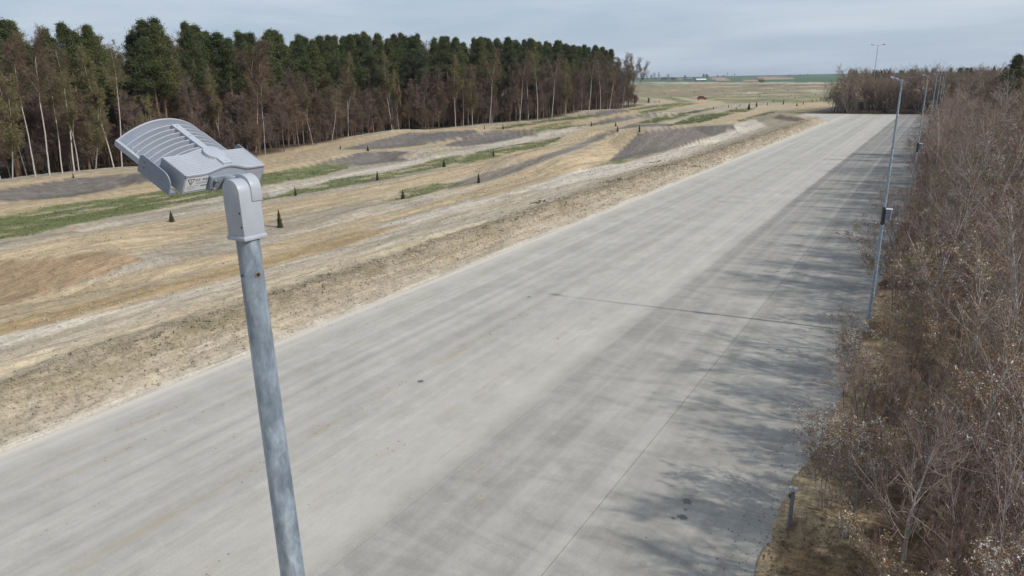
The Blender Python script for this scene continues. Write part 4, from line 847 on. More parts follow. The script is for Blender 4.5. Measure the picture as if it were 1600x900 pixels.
def sapling(key, seed, H=7., lean=.05, stems=1, kb=26, ang=38, twig=w_purple, tr=k_grey, up=.06, r0=.035, fl=None, twig1=None, tw=.0037, n2=8, n3=4, t0=.22, ln=.34):
    T = Tree(seed); P = np.zeros((stems, 3)); D = np.tile(A(0, 0, 1), (stems, 1)) + T.r.normal(0, lean if stems == 1 else .28, (stems, 3)) * A(1, 1, 0); D /= np.linalg.norm(D, axis=1, keepdims=True)
    P[:, :2] += T.r.normal(0, .12 if stems > 1 else 0, (stems, 2))
    g0 = T.gen(P, D, np.full(stems, H) * T.r.uniform(.75, 1.03, stems), np.full(stems, r0), 12, .06, .03, 0, .15)
    c1 = T.kids(g0, kb, t0, .97, ang, ln, np.full(stems, H), .016, .62); g1 = T.gen(*c1, 5, .10, up, 0 if False else 1, .35)
    c2 = T.kids(g1, n2, .2, .98, 36, .42, c1[2], .0072, .4); g2 = T.gen(*c2, 3, .12, up * .6, 1, .5)
    c3 = T.kids(g2, n3, .1, 1, 38, .45, c2[2], tw, .3); c3 = (c3[0], c3[1], np.maximum(c3[2], .12), np.maximum(c3[3], tw * .8)); g3 = T.gen(*c3, 2, .12, .03, 2, .7)
    tips = g3[0][:, -1]; mid = g3[0][:, 1]; fol = []
    if fl:
        for fm, frac, size, k, spread in fl:
            allp = np.vstack([tips, mid]); cl = vnoise(allp[:, 0] * 1.1 + allp[:, 2] * .9, allp[:, 1] * 1.1, seed)
            sel = allp[(T.r.random(len(allp)) < frac * 2 * np.clip(cl * 2 - .5, 0, 1))]
            if len(sel): fol.append((leaf_tris(T.r, sel, size, k, spread), fm))
    finish(key, T, tr, [twig1 or k_stem, twig], fol)
sapling('thin_a', 1, 7.2, tr=k_grey, fl=[(f_fluff, .02, .032, 5, .03)])
sapling('thin_b', 2, 6.6, twig=w_brown, tr=k_grey, kb=30, ang=34, fl=[(f_bud, .25, .022, 2, .02)])
sapling('thin_c', 3, 7.8, twig=w_purple, tr=k_birch, kb=26, r0=.03)
sapling('bushy_a', 4, 4.6, stems=5, kb=12, n2=7, twig=w_purple, r0=.022, tr=k_dark, n3=5)
sapling('bushy_b', 5, 4.0, stems=6, kb=10, n2=7, twig=w_brown, r0=.02, tr=k_grey, fl=[(f_rust, .3, .036, 3, .04), (f_fluff, .12, .036, 6, .035)])
sapling('willow', 6, 4.8, stems=4, kb=13, n2=7, twig=w_brown, r0=.024, tr=k_grey, ang=42, fl=[(f_rust, .36, .036, 3, .035), (f_fluff, .19, .038, 6, .035)])
sapling('olive', 7, 7.4, twig=w_olive, tr=k_grey, kb=30, n2=10, fl=[(f_bud, .7, .028, 3, .03)])
sapling('russet', 8, 6.8, twig=w_red, tr=k_grey, kb=28, fl=[(f_rust, .12, .025, 3, .03)])
sapling('pale', 9, 7.5, twig=w_purple, tr=k_birch, kb=24, r0=.034, ang=48, twig1=k_grey)
sapling('hero_a', 10, 6.0, twig=w_purple, tr=k_birch, kb=20, r0=.05, ang=46, twig1=k_stem, t0=.3, ln=.42, lean=.03); sapling('hero_b', 12, 6.5, twig=w_brown, tr=k_birch, kb=22, r0=.042, ang=40, twig1=k_grey, t0=.25, ln=.36, lean=.06, fl=[(f_rust, .1, .036, 3, .04), (f_fluff, .05, .032, 4, .03)])
def bare(key, seed, H, tr, twig, kb=34, ang=40, up=.04, r0=.14, t0=.25, ln=.26, fork=0, bud=None, tw=.016, lean=.03, n2=10, n3=7, droop=.0, shape=.55):
    T = Tree(seed); n = 1 + fork; D = np.tile(A(0, 0, 1), (1, 1)) + T.r.normal(0, lean, (1, 3)) * A(1, 1, 0)
    g0 = T.gen(np.zeros((1, 3)), D, A(H), A(r0), 16, .035, .03, 0, .12)
    G = [g0]
    if fork:
        cf = T.kids(g0, fork, .3, .6, 20, .55, A(H), r0 * .6, .3); G.append(T.gen(*cf, 10, .06, .07, 0, .15))
    tips = []
    for g, hh, kk in zip(G, (H, H * .6), (kb, kb // 2)):
        m = g[0].shape[0]; c1 = T.kids(g, kk, t0, .98, ang, ln, np.full(m, hh), r0 * .28, shape); g1 = T.gen(*c1, 6, .09, up, 1, .3)
        c2 = T.kids(g1, n2, .2, .98, 38, .42, c1[2], r0 * .12, .4); g2 = T.gen(*c2, 4, .10, up * .5 - droop, 1, .5)
        c3 = T.kids(g2, n3, .1, 1, 38, .5, c2[2], tw, .3); c3 = (c3[0], c3[1], np.maximum(c3[2], .3), np.maximum(c3[3], tw * .8)); g3 = T.gen(*c3, 2, .10, -droop * 1.5, 2, .7); tips.append(g3[0][:, -1]); tips.append(g3[0][:, 1])
    fol = []
    if bud:
        al = np.vstack(tips); fol = [(leaf_tris(T.r, al[T.r.random(len(al)) < bud[1]], bud[2], 2, .08), bud[0])]
    finish(key, T, tr, [twig, twig], fol)
bare('bare_a', 21, 16, k_mid, w_wood, fork=1); bare('bare_b', 22, 15, k_dark, w_wood2, kb=40); bare('bare_c', 23, 17, k_dark, w_wood, kb=38, fork=2, ang=46); bare('bare_d', 24, 14, k_mid, w_wood2, kb=40, t0=.15)
bare('under_a', 25, 6, k_dark, w_wood, kb=26, t0=.08, ln=.5, r0=.06, tw=.012, fork=2); bare('under_b', 26, 5, k_dark, w_wood2, kb=26, t0=.06, ln=.55, r0=.06, tw=.012, fork=3)
bare('birch_a', 31, 17, k_birch, w_olive, kb=36, ang=30, t0=.45, ln=.20, r0=.12, droop=.07, bud=(f_bud, .10, .08)); bare('birch_b', 32, 18, k_birch, w_wood2, kb=34, ang=28, t0=.5, ln=.22, fork=1, r0=.12, droop=.05)
bare('birch_c', 33, 15, k_birch, w_olive, kb=34, ang=30, t0=.4, ln=.2, fork=1, r0=.10, droop=.06, bud=(f_bud, .16, .08)); bare('olive_tree', 34, 12, k_grey, w_olive, kb=44, ang=36, t0=.12, ln=.26, r0=.09, bud=(f_bud, .3, .09))
def pine(key, seed, H=19, c0=.50, spread=2.6, fm=f_pine, r0=.19, nb=85):
    T = Tree(seed); D = A(0, 0, 1)[None] + T.r.normal(0, .02, (1, 3)); g0 = T.gen(np.zeros((1, 3)), D, A(H * .97), A(r0), 12, .02, .03, 0, .2)
    t = c0 + (1 - c0) * T.r.random(nb) ** .95; t = np.sort(c0 + (1 - c0) * (np.round((t - c0) / (1 - c0) * 9) / 9 + T.r.normal(0, .022, nb))); t = np.clip(t, c0, .985); i = np.minimum((t * 12).astype(int), 11); a = (t * 12 - i)[:, None]; P = g0[0][0][i] * (1 - a) + g0[0][0][i + 1] * a
    az = T.r.uniform(0, 6.28, nb); q = (t - c0) / (1 - c0); prof = np.where(q < .15, .7 + 2 * q, 1.0 * (1 - (q - .15) / .85) ** 1.05 + .04)
    ln = spread * prof * T.r.uniform(.35, 1.45, nb); el = .15 + .7 * q + T.r.normal(0, .15, nb); D1 = np.stack([np.cos(az) * np.cos(el), np.sin(az) * np.cos(el), np.sin(el)], -1)
    g1 = T.gen(P, D1, ln, np.full(nb, .045), 4, .10, .06, 1, .4); c2 = T.kids(g1, 4, .4, 1, 45, .45, ln, .02, .3); g2 = T.gen(*c2, 2, .15, .08, 1, .5)
    nd = int(14 * 1); dead = T.kids(g0, nd, .2, c0, 80, .07, A(H), .03, 0); T.gen(*dead, 2, .1, 0, 1, .5)
    ld = g0[0][0][-1][None] + A(0, 0, 1)[None] * np.linspace(-1.4, .25, 7)[:, None]; C = np.vstack([ld, g1[0][:, 3], g1[0][:, 4], g2[0][:, 1], g2[0][:, 2]]); r_ = T.r; k = 20; n = len(C) * k
    c = np.repeat(C, k, 0) + r_.normal(0, .25, (n, 3)) * A(1, 1, .7); d = r_.normal(0, 1, (n, 3)) + A(0, 0, .7); d /= np.linalg.norm(d, axis=1, keepdims=True); e = np.cross(d, r_.normal(0, 1, (n, 3))); e /= np.linalg.norm(e, axis=1, keepdims=True)
    s = r_.uniform(.10, .23, (n, 1)); LV = np.stack([c - e * s * .28, c + e * s * .28, c + d * s], 1).reshape(-1, 3)
    finish(key, T, k_pine, [k_dark], [(LV, fm)])
pine('pine_a', 41, 19); pine('pine_b', 42, 20, .55, 2.2); pine('pine_c', 43, 18, .42, 3.0, f_spruce, nb=105); pine('pine_d', 44, 19, .6, 2.9, nb=75); pine('pine_e', 45, 17, .38, 2.4, f_spruce, nb=110)
PH = dict(thin_a=7.2, thin_b=6.6, thin_c=7.8, bushy_a=4.6, bushy_b=4., willow=4.8, olive=7.4, russet=6.8, pale=7.5, hero_a=6.0, hero_b=6.5, bare_a=16, bare_b=15, bare_c=17, bare_d=14, under_a=6, under_b=5, birch_a=17, birch_b=18, birch_c=15, olive_tree=12, pine_a=18.5, pine_b=19.5, pine_c=17.5, pine_d=18.5, pine_e=16.5)
def plant(key, x, y, h, name, label, cat, group, lean=(0, 0), wide=1.0, z=None):
    s = h / PH[key]; z = float(height(x, y)) - .05 if z is None else z
    o = empty(name, (x, y, z), rng.uniform(0, 6.28), label=label, cat=cat, group=group)
    if lean != (0, 0): o.rotation_mode = 'QUATERNION'; o.rotation_quaternion = (Matrix.Rotation(lean[0], 3, 'Y') @ Matrix.Rotation(lean[1], 3, 'X')).to_quaternion()
    o.scale = (s * wide, s * wide, s); link('trunk', PROTO[key][0], o); link('crown', PROTO[key][1], o); return o
# ---- stuff: the mass behind the trees one can tell apart, instanced on points
def scatter(name, keys, X, Y, Hs, seed=0):
    r_ = np.random.default_rng(seed); n = len(X); kid = r_.integers(0, len(keys), n)
    col = bpy.data.collections.new(name + '_kinds'); 
    for i, k in enumerate(keys):
        o = bpy.data.objects.new('%02d_' % i + k, PROTO[k][2]); col.objects.link(o)
    Z = height(X, Y) - .05; me = mesh_np(name, np.stack([X, Y, Z], -1))
    ph = np.array([PH[k] for k in keys]); sc_ = Hs / ph[kid]
    for nm, ty, vals in (('kid', 'INT', kid), ('rz', 'FLOAT', r_.uniform(0, 6.28, n)), ('sz', 'FLOAT', sc_)):
        at = me.attributes.new(nm, ty, 'POINT'); at.data.foreach_set('value', vals.astype(np.int32 if ty == 'INT' else np.float32))
    ng = bpy.data.node_groups.new(name + '_scatter', 'GeometryNodeTree')
    ng.interface.new_socket('Geometry', in_out='INPUT', socket_type='NodeSocketGeometry'); ng.interface.new_socket('Geometry', in_out='OUTPUT', socket_type='NodeSocketGeometry')
    gi = ng.nodes.new('NodeGroupInput'); go = ng.nodes.new('NodeGroupOutput'); ci = ng.nodes.new('GeometryNodeCollectionInfo'); ci.inputs[0].default_value = col; ci.inputs['Separate Children'].default_value = True
    ip = ng.nodes.new('GeometryNodeInstanceOnPoints'); ip.inputs['Pick Instance'].default_value = True
    def na(nm, ty): a = ng.nodes.new('GeometryNodeInputNamedAttribute'); a.data_type = ty; a.inputs[0].default_value = nm; return a.outputs[0]
    cx_ = ng.nodes.new('ShaderNodeCombineXYZ'); ng.links.new(na('rz', 'FLOAT'), cx_.inputs[2])
    ng.links.new(gi.outputs[0], ip.inputs['Points']); ng.links.new(ci.outputs[0], ip.inputs['Instance']); ng.links.new(na('kid', 'INT'), ip.inputs['Instance Index'])
    ng.links.new(cx_.outputs[0], ip.inputs['Rotation']); ng.links.new(na('sz', 'FLOAT'), ip.inputs['Scale']); ng.links.new(ip.outputs[0], go.inputs[0])
    o = tag(link(name, me), kind='stuff'); md = o.modifiers.new('scatter', 'NODES'); md.node_group = ng; return o
# ================================================================== LEFT WOOD
OU = [-420, -200, -60, 0, 30, 65, 95, 120, 150, 175, 205, 228, 262, 290, 325, 350, 380, 400, 440, 475, 510, 540, 575, 600, 640, 700, 760, 800, 850, 885, 905, 940, 962, 985, 1012]
OV = [20, 30, 38, 42, 46, 38, 66, 46, 40, 52, 70, 72, 33, 42, 40, 58, 62, 52, 56, 52, 64, 53, 56, 60, 57, 60, 62, 64, 66, 69, 76, 76, 88, 98, 108]
def top_height(x, y, f=1.0):
    u, v = to_pix(np.array([x, y, 1.0])); v_ = np.interp(u, OU, OV); r = math.hypot(x, y); d = pix_dir(u, v_); zt = CAM_H + d[2] / math.hypot(d[0], d[1]) * r
    return max(4, (zt - float(height(x, y)))) * f
YE = FRONT[-1, 1]
def fx_(y): return np.interp(y, FRONT[:, 1], FRONT[:, 0])
LOOKW = dict(bare_a='grey stemmed tree', bare_b='dense brown tree', bare_d='russet tree', birch_b='pale stemmed birch')
def wpart(x, y):
    u, v = to_pix(np.array([x, y, 1.])); return 'left of the lamp head' if u < 180 else 'behind the lamp head' if u < 420 else 'just right of the lamp head' if u < 600 else 'at mid length' if u < 800 else 'near its right end'
def wood(n, d0, d1, y0=-25, y1=None, jit=1.6, pw=1.0):
    y1 = YE - 2 if y1 is None else y1; ys = y0 + (y1 - y0) * ((np.arange(n) + .5) / n) ** pw + rng.normal(0, jit, n); ds = rng.uniform(d0, d1, n); return fx_(ys) - ds, ys
for row, (n, a, c_) in enumerate(((72, 4, 8), (74, 9, 14), (72, 15, 21), (70, 22, 30))):
    X, Y = wood(n, a, c_)
    for x, y in zip(X, Y):
        if y > YE - 14 and row < 2: continue
        h = top_height(x, y) * rng.choice([rng.uniform(.86, .97), rng.uniform(.95, 1.02), rng.uniform(.98, 1.05)]); k = rng.choice(['pine_a', 'pine_b', 'pine_c', 'pine_d', 'pine_e'], p=[.3, .22, .2, .18, .1])
        plant(k, x, y, h, 'pine_tree', 'pine with ' + dict(pine_a='full', pine_b='narrow high', pine_c='dark broad', pine_d='thin flat', pine_e='dark deep')[k] + ' crown ' + ('in front' if row == 0 else 'further in') + ', wood ' + wpart(x, y), 'pine', 'pines of the woodland on the left', wide=rng.uniform(.95, 1.2))
for n, a, c_, lo, hi in ((100, .5, 5, .42, .70), (70, 5, 11, .5, .76)):
    X, Y = wood(n, a, c_, jit=1.2)
    for x, y in zip(X, Y):
        h = top_height(x, y) * rng.uniform(lo, hi); k = rng.choice(['bare_a', 'bare_b', 'bare_c', 'bare_d'])
        plant(k, x, y, h, 'bare_tree', dict(bare_a='grey stemmed leafless tree', bare_b='dense brown leafless tree', bare_c='dark spreading leafless tree', bare_d='russet leafless tree')[k] + ' at the woodland edge, ' + wpart(x, y), 'tree', 'leafless brown trees of the woodland edge', wide=rng.uniform(.85, 1.15))
X, Y = wood(110, -.3, 5, jit=1.5)
for x, y in zip(X, Y): plant(rng.choice(['under_a', 'under_b']), x, y, rng.uniform(2.2, 5.5), 'understorey_shrub', 'leafless dark shrub at the foot of the wood, ' + wpart(x, y), 'shrub', 'leafless shrubs along the foot of the woodland', wide=rng.uniform(.9, 1.4))
BIR = [(56, 277, 6, 60, 'white birch leaning left at the far left edge of the wood', 'birch_b'), (78, 275, 40, 48, 'tall forked white birch, second from the left of the photo', 'birch_b'), (98, 272, 70, 110, 'slim white birch close behind the tall forked one', 'birch_a'), (117, 271, 84, 72, 'white birch with olive crown leaning left, between the forked birch and the twin stemmed one', 'birch_a'),
 (124, 270, 112, 120, 'short twin stemmed white birch at the wood edge', 'birch_c'), (178, 262, 142, 80, 'white birch with olive crown just left of the lamp head', 'birch_c'), (191, 262, 173, 72, 'slim white birch directly above the tip of the lamp head', 'birch_a'), (272, 258, 254, 78, 'white birch behind the arched lamp head', 'birch_b'),
 (345, 246, 326, 96, 'pinkish stemmed slim birch right above the lamp head', 'birch_a'), (386, 240, 385, 66, 'twin white birch with tall pale fork right of the lamp', 'birch_b'), (400, 240, 396, 70, 'pale thin birch beside the twin fork right of the lamp', 'birch_b'), (518, 224, 530, 140, 'short white birch leaning right in the middle of the wood', 'birch_a'),
 (712, 199, 710, 92, 'birch with pale yellow green crown in the middle of the wood', 'birch_c'), (738, 197, 736, 110, 'low yellow green budding tree next to the pale crowned birch', 'olive_tree'), (765, 195, 764, 80, 'pale stemmed birch left of a group of slender birches', 'birch_b'), (812, 192, 812, 84, 'slender pale birch, middle of the group right of the wood centre', 'birch_b'),
 (840, 190, 840, 80, 'slender pale birch, right one of the group right of the wood centre', 'birch_a'), (862, 188, 862, 88, 'slender birch before the dark pines near the right end', 'birch_b'), (884, 184, 884, 100, 'low budding birch near the right end of the wood', 'olive_tree'), (920, 180, 920, 86, 'pale birch six trees from the right end of the wood', 'birch_b'),
 (938, 176, 940, 92, 'birch with tan crown five trees from the right end of the wood', 'birch_a'), (952, 172, 958, 94, 'slanting pale birch in the clump at the right end of the wood', 'birch_b'), (962, 170, 970, 85, 'tallest birch of the clump at the right end of the wood', 'birch_b'), (972, 168, 982, 88, 'birch with fine crown inside the clump at the right end', 'birch_c'), (982, 167, 990, 92, 'second last birch at the right end of the wood', 'birch_b'), (991, 165, 1003, 97, 'outermost birch leaning right at the right end of the wood', 'birch_b'),
 (20, 281, 18, 130, 'olive budding tree at the left edge of the photo', 'olive_tree'), (150, 267, 158, 150, 'low olive budding tree between the birches left of the lamp', 'olive_tree'), (232, 262, 230, 160, 'low budding tree behind the tip of the lamp head', 'olive_tree')]
for u, v, ut, vt, lab, k in BIR:
    x, y, z, r = hit(u, v); d0 = np.array([x, y]) / math.hypot(x, y); x, y = x + d0[0] * 1.2, y + d0[1] * 1.2
    dt = pix_dir(ut, vt); r = math.hypot(x, y); zt = CAM_H + dt[2] / math.hypot(dt[0], dt[1]) * r; h = zt - z
    un, _v = to_pix(np.array([x, y, zt])); dep = (-sy * x + cy * y) * cp - (zt - CAM_H) * sp; off = (ut - float(un)) / FPX * dep; ln_ = math.atan2(off, h)    # lean sideways
    plant(k, x, y, h / math.cos(ln_), 'birch_tree' if 'birch' in k else 'budding_tree', lab, 'birch' if 'birch' in k else 'tree', 'birches and budding trees at the woodland edge', lean=(ln_ * cy, -ln_ * sy), wide=1.0)
for i in range(26):
    y = YE - rng.uniform(0, 45); x = float(fx_(y)) - rng.uniform(.5, 14); k = rng.choice(['bare_a', 'bare_d', 'birch_b', 'bare_b']); plant(k, x, float(y), top_height(x, y) * rng.uniform(.7, .98), 'bare_tree', LOOKW[k] + ' in the leafless clump ending the wood on its right', 'tree', 'leafless clump at the right end of the wood', wide=.9)
for i in range(18):
    y = FRONT[1, 1] + (YE - 12 - FRONT[1, 1]) * (i + rng.random()) / 18; x = float(fx_(y)) - rng.uniform(.5, 3); k = rng.choice(['birch_a', 'birch_b', 'birch_c']); plant(k, x, float(y), top_height(x, y) * rng.uniform(.62, .85), 'birch_tree', 'thin pale birch at the woodland edge, ' + wpart(x, y), 'birch', 'thin pale birches at the woodland edge', lean=(rng.normal(0, .05), rng.normal(0, .05)), wide=.9)
X, Y = wood(420, 12, 75, -60, YE - 12, 3); scatter('woodland_interior', ['pine_a', 'pine_c', 'pine_b', 'bare_b', 'bare_c', 'pine_e'], X, Y, np.array([top_height(a, c_) * rng.uniform(.7, .95) for a, c_ in zip(X, Y)]), 5)
X, Y = wood(620, 1, 20, -30, YE - 3, 2); scatter('woodland_undergrowth', ['under_a', 'under_b', 'bare_d', 'bare_b'], X, Y, rng.uniform(2.5, 8.5, len(X)), 6)
# ================================================================== RIGHT THICKET
zone = lambda y: ('near' if y < 32 else 'middle' if y < 80 else 'far')
LOOK = dict(thin_a='tall slim grey stemmed sapling', thin_b='slim brown budding sapling', thin_c='tall straight sapling with purple brown twigs', olive='sapling with olive yellow buds', russet='sapling with russet twigs', pale='pale barked wide birch sapling', bushy_a='many stemmed bare purple brown shrub', bushy_b='many stemmed shrub with rusty leaves', willow='willow shrub with white catkins')
WHERE = dict(near='close to the camera', middle='middle stretch of thicket', far='far stretch of thicket')
LBL = {('thin', 'near'): 'tall slim leafless sapling in the thicket, close to the camera', ('thin', 'middle'): 'slim leafless sapling in the middle stretch of the thicket', ('thin', 'far'): 'slim leafless sapling in the far stretch of the thicket',
       ('bush', 'near'): 'many stemmed leafless shrub in the thicket, close to the camera', ('bush', 'middle'): 'many stemmed leafless shrub in the middle stretch of the thicket', ('bush', 'far'): 'many stemmed leafless shrub in the far stretch of the thicket'}
def sap(x, y, h, k, label=None, wide=1.0, lean=(0, 0)):
    kind = 'bush' if k in ('bushy_a', 'bushy_b', 'willow') else 'thin'; z_ = zone(y)
    return plant(k, x, y, h, 'sapling' if kind == 'thin' else 'thicket_shrub', label or LOOK[k] + (' at the slab edge, ' if x < .6 else ' deep inside, ' if x > 3 + y * .06 else ' in the thicket, ') + WHERE[z_], 'sapling' if kind == 'thin' else 'shrub', ('saplings' if kind == 'thin' else 'shrubs') + ' in the %s part of the roadside thicket' % z_, wide=wide, lean=lean)
def thick_top(x, y):
    r = math.hypot(x, y); return float(np.interp(r, [8, 15, 25, 40, 60, 90, 140, 220], [4.6, 5.4, 6.2, 7.2, 8.4, 9.4, 10.3, 10.6])) + 1.7 * float(np.clip((x / max(y, 1) - .02) / .06, 0, 1) * sm(25, 45, r))
pts = []
tries = 0
while len(pts) < 620 and tries < 60000:
    tries += 1; y = 4 + 200 * rng.random() ** 1.5; wid = 6 + y * .16; x = -1.1 + wid * rng.random() ** 1.15 + (1.3 * (1 - sm(15, 20, y))) + .5 * rng.random()
    if math.hypot(x, y) < 5.5: continue
    dmin = .62 + y * .012
    if math.hypot(x + 1.2, y - 30.4) < 1.5 or (20 < y < 30.4 and x < .4): continue
    if all((x - p[0]) ** 2 + (y - p[1]) ** 2 > dmin * dmin for p in pts): pts.append((x, y))
nthin = nbush = 0
for x, y in sorted(pts, key=lambda p: math.hypot(*p)):
    edge = x < 1.0; tall = rng.random() < (.2 if edge else .5)
    q = vnoise(x * .12 + 5, y * .05, 3)
    if tall:
        if nthin >= 205: continue
        pr = np.array([.2, .16, .12, .14 + .5 * (q > .6) * (y > 40), .14, .14 + .0 * y]); k = rng.choice(['thin_a', 'thin_b', 'thin_c', 'olive', 'russet', 'pale'], p=pr / pr.sum())
        sap(x, y, thick_top(x, y) * rng.uniform(.78, 1.04), k, wide=rng.uniform(.9, 1.25)); nthin += 1
    else:
        if nbush >= 280: continue
        k = rng.choice(['bushy_a', 'bushy_b', 'willow'], p=[.5, .25, .25]) if y < 45 else rng.choice(['bushy_a', 'bushy_b', 'willow'], p=[.7, .2, .1])
        sap(x, y, min(thick_top(x, y) * rng.uniform(.45, .72), 6.5), k, wide=rng.uniform(.9, 1.2)); nbush += 1
for u, v, vt, k, lab in ((1400, 940, 590, 'hero_a', 'pale stemmed young birch with forked white branches at the bottom of the picture'), (1490, 900, 470, 'hero_b', 'grey sapling with dead leaves right of the pale forked birch'), (1570, 930, 520, 'hero_a', 'pale birch sapling in the bottom right corner'),
    (1500, 700, 330, 'hero_b', 'pale sapling rising through the middle of the near thicket'), (1440, 560, 255, 'hero_a', 'pale stemmed birch near the slab edge, level with the lamp post cabinet'), (1570, 640, 230, 'hero_a', 'tall white stemmed birch at the right edge of the picture'), (1488, 460, 150, 'hero_b', 'tall pale sapling topping the thicket right of the lamp row'), (1535, 430, 140, 'hero_a', 'tall pale birch topping the thicket near the right edge')):
    x, y = map(float, at_z(np.array(float(u)), np.array(float(v)), .1)); dt = pix_dir(u, vt); h = CAM_H + dt[2] / math.hypot(dt[0], dt[1]) * math.hypot(x, y)
    sap(x, y, h, k, label=lab, wide=1.1)
# shrubs whose branches reach over the slab edge
for u, v, h, k, lab, ln_ in ((1338, 650, 3.0, 'willow', 'shrub with pale catkins reaching over the slab edge, halfway down the picture', -.30), (1285, 800, 2.7, 'willow', 'shrub with rusty leaves beside the marker post', -.28), (1412, 452, 4.4, 'bushy_b', 'dark budded shrub reaching across the foot of the nearest full lamp post', -.34), (1405, 400, 4.6, 'bushy_a', 'leafless shrub leaning over the slab beyond the nearest full lamp post', -.25), (1350, 575, 2.6, 'bushy_b', 'low rusty leaved shrub just right of the foot of the lamp post', -.1), (1320, 850, 3.0, 'willow', 'rusty willow shrub on the sandy verge at the bottom of the picture', -.15)):
    x, y = at_z(np.array(float(u)), np.array(float(v)), .1); sap(float(x), float(y), h, k, label=lab, lean=(ln_, 0), wide=1.25)
n = 330; X = rng.uniform(.5, 46, n); Y = rng.uniform(-22, 208, n); ok = (np.hypot(X, Y) > 7) & ((X > 5 + Y * .14) | (Y < 4)); X, Y = X[ok], Y[ok]
scatter('thicket_beyond', ['thin_a', 'thin_b', 'olive', 'bushy_a', 'thin_c', 'russet', 'bushy_a'], X, Y, np.array([(thick_top(a, b_) + 2.5 * sm(9, 14, a) * (1 - sm(30, 60, b_))) * rng.uniform(.7, 1.05) for a, b_ in zip(X, Y)]), 11)
n = 900; Y = 3 + 150 * rng.random(n) ** 1.3; X = -.9 + (6 + Y * .12) * rng.random(n) + 1.2 * (1 - sm(15, 20, Y)); ok = np.hypot(X, Y) > 4; scatter('thicket_underbrush', ['bushy_a', 'bushy_b', 'bushy_a'], X[ok], Y[ok], rng.uniform(1.0, 2.6, ok.sum()), 12)
# ---- thicket across the road's end
for i in range(92):
    x = rng.uniform(-27.5, 16); y = 213.5 + rng.random() ** 1.4 * 22 + (1.5 if x < -24 else 0); dl = y - 213
    k = rng.choice(['olive', 'thin_b', 'russet', 'thin_a', 'bushy_a', 'olive']); h = rng.uniform(9.6, 11.6) if k != 'bushy_a' else rng.uniform(5, 8)
    if rng.random() < .08: h *= 1.25
    plant(k, x, y, h, 'sapling', LOOK[k] + ' across the road end, ' + ('left third' if x < -13 else 'middle' if x < -3 else 'right part'), 'sapling', 'saplings in the stand across the road end', wide=rng.uniform(1.1, 1.5))
n = 620; X = rng.uniform(-28, 30, n); Y = 212.9 + rng.uniform(0, 1, n) ** 1.5 * 40 + np.where(X < -24, 1.5, 0); scatter('road_end_stand', ['bushy_a', 'thin_a', 'bushy_b', 'thin_b', 'olive', 'bushy_a'], X, Y, rng.uniform(3, 11.0, n), 13)
# tall pine behind the right thicket
d = pix_dir(1590, 104); k_ = 105 / math.hypot(d[0], d[1]); dt = pix_dir(1588, 88); plant('pine_c', d[0] * k_, d[1] * k_, CAM_H + dt[2] / math.hypot(dt[0], dt[1]) * 105, 'pine_tree', 'dark pine top above the thicket at the right edge', 'pine', None, wide=1.2)
# ---- brush piles at the road end
def brush(name, cx_, cy_, L_, W_, H_, n, label, seed):
    r_ = np.random.default_rng(seed); p = np.stack([cx_ + r_.uniform(-L_, L_, n), cy_ + r_.normal(0, W_ / 2, n), .1 + H_ * r_.random(n) ** 1.5], -1); a = r_.uniform(0, 6.28, n); el = r_.normal(0, .3, n); l_ = r_.uniform(.5, 2.2, n)[:, None]
    d = np.stack([np.cos(a) * np.cos(el), np.sin(a) * np.cos(el), np.sin(el)], -1); V, Q, _ = tubes([(p - d * l_ / 2, p + d * l_ / 2, np.full(n, .03), np.full(n, .018), 1)], [1])
    o = link(name, mesh_np(name, V, Q, mats=[w_brown])); return tag(o, label, 'brush pile')
brush('brush_pile', -19, 212.2, 3.5, 1.6, .7, 500, 'heap of cut reddish branches at the left of the road end', 1); brush('brush_pile', -9.5, 212.4, 3.5, 1.6, .9, 600, 'heap of cut branches in the middle of the road end', 2); brush('brush_pile', -3, 212.4, 2.2, 1.6, 1.0, 500, 'heap of cut branches at the right corner of the road end', 3)
# ---- litter on the verge and thicket floor
n = 9000; Y = 2 + 70 * rng.random(n) ** 1.4; X = redge(Y) + (3.5 + Y * .15) * rng.random(n); r_ = rng
d = r_.normal(0, 1, (n, 3)) * A(1, 1, .15); d /= np.linalg.norm(d, axis=1, keepdims=True); l_ = r_.uniform(.06, .35, n)[:, None]; p = np.stack([X, Y, height(X, Y) + .015], -1)
V, Q, _ = tubes([(p - d * l_, p + d * l_, np.full(n, .005), np.full(n, .003), 1)], [1]); tag(link('fallen_twigs', mesh_np('fallen_twigs', V, Q, mats=[w_brown])), kind='stuff')
n = 26000; Y = 2 + 70 * rng.random(n) ** 1.4; X = redge(Y) + (3.8 + Y * .15) * rng.random(n); kk = (fbm(X * 1.2, Y * 1.2, 4, 55) + .35 * sm(-1.5, .8, X)) > .08; X, Y = X[kk], Y[kk]
tag(link('leaf_litter', mesh_np('leaf_litter', leaf_tris(rng, np.stack([X, Y, height(X, Y) + .02], -1), .045, 1, .01), tris=np.arange(len(X) * 3).reshape(-1, 3), mats=[simple('dead_leaves', (.17, .11, .065), .9, .45, 3)])), kind='stuff')
n = 2600; Y = 4 + 60 * rng.random(n) ** 1.3; X = redge(Y) + .1 + 3.0 * rng.random(n); kk = fbm(X * .9, Y * .6, 3, 56) > .05; blades('verge_grass', X[kk], Y[kk], .05 + .14 * rng.random(kk.sum()), 6, m_dry, 57, wid=.004)
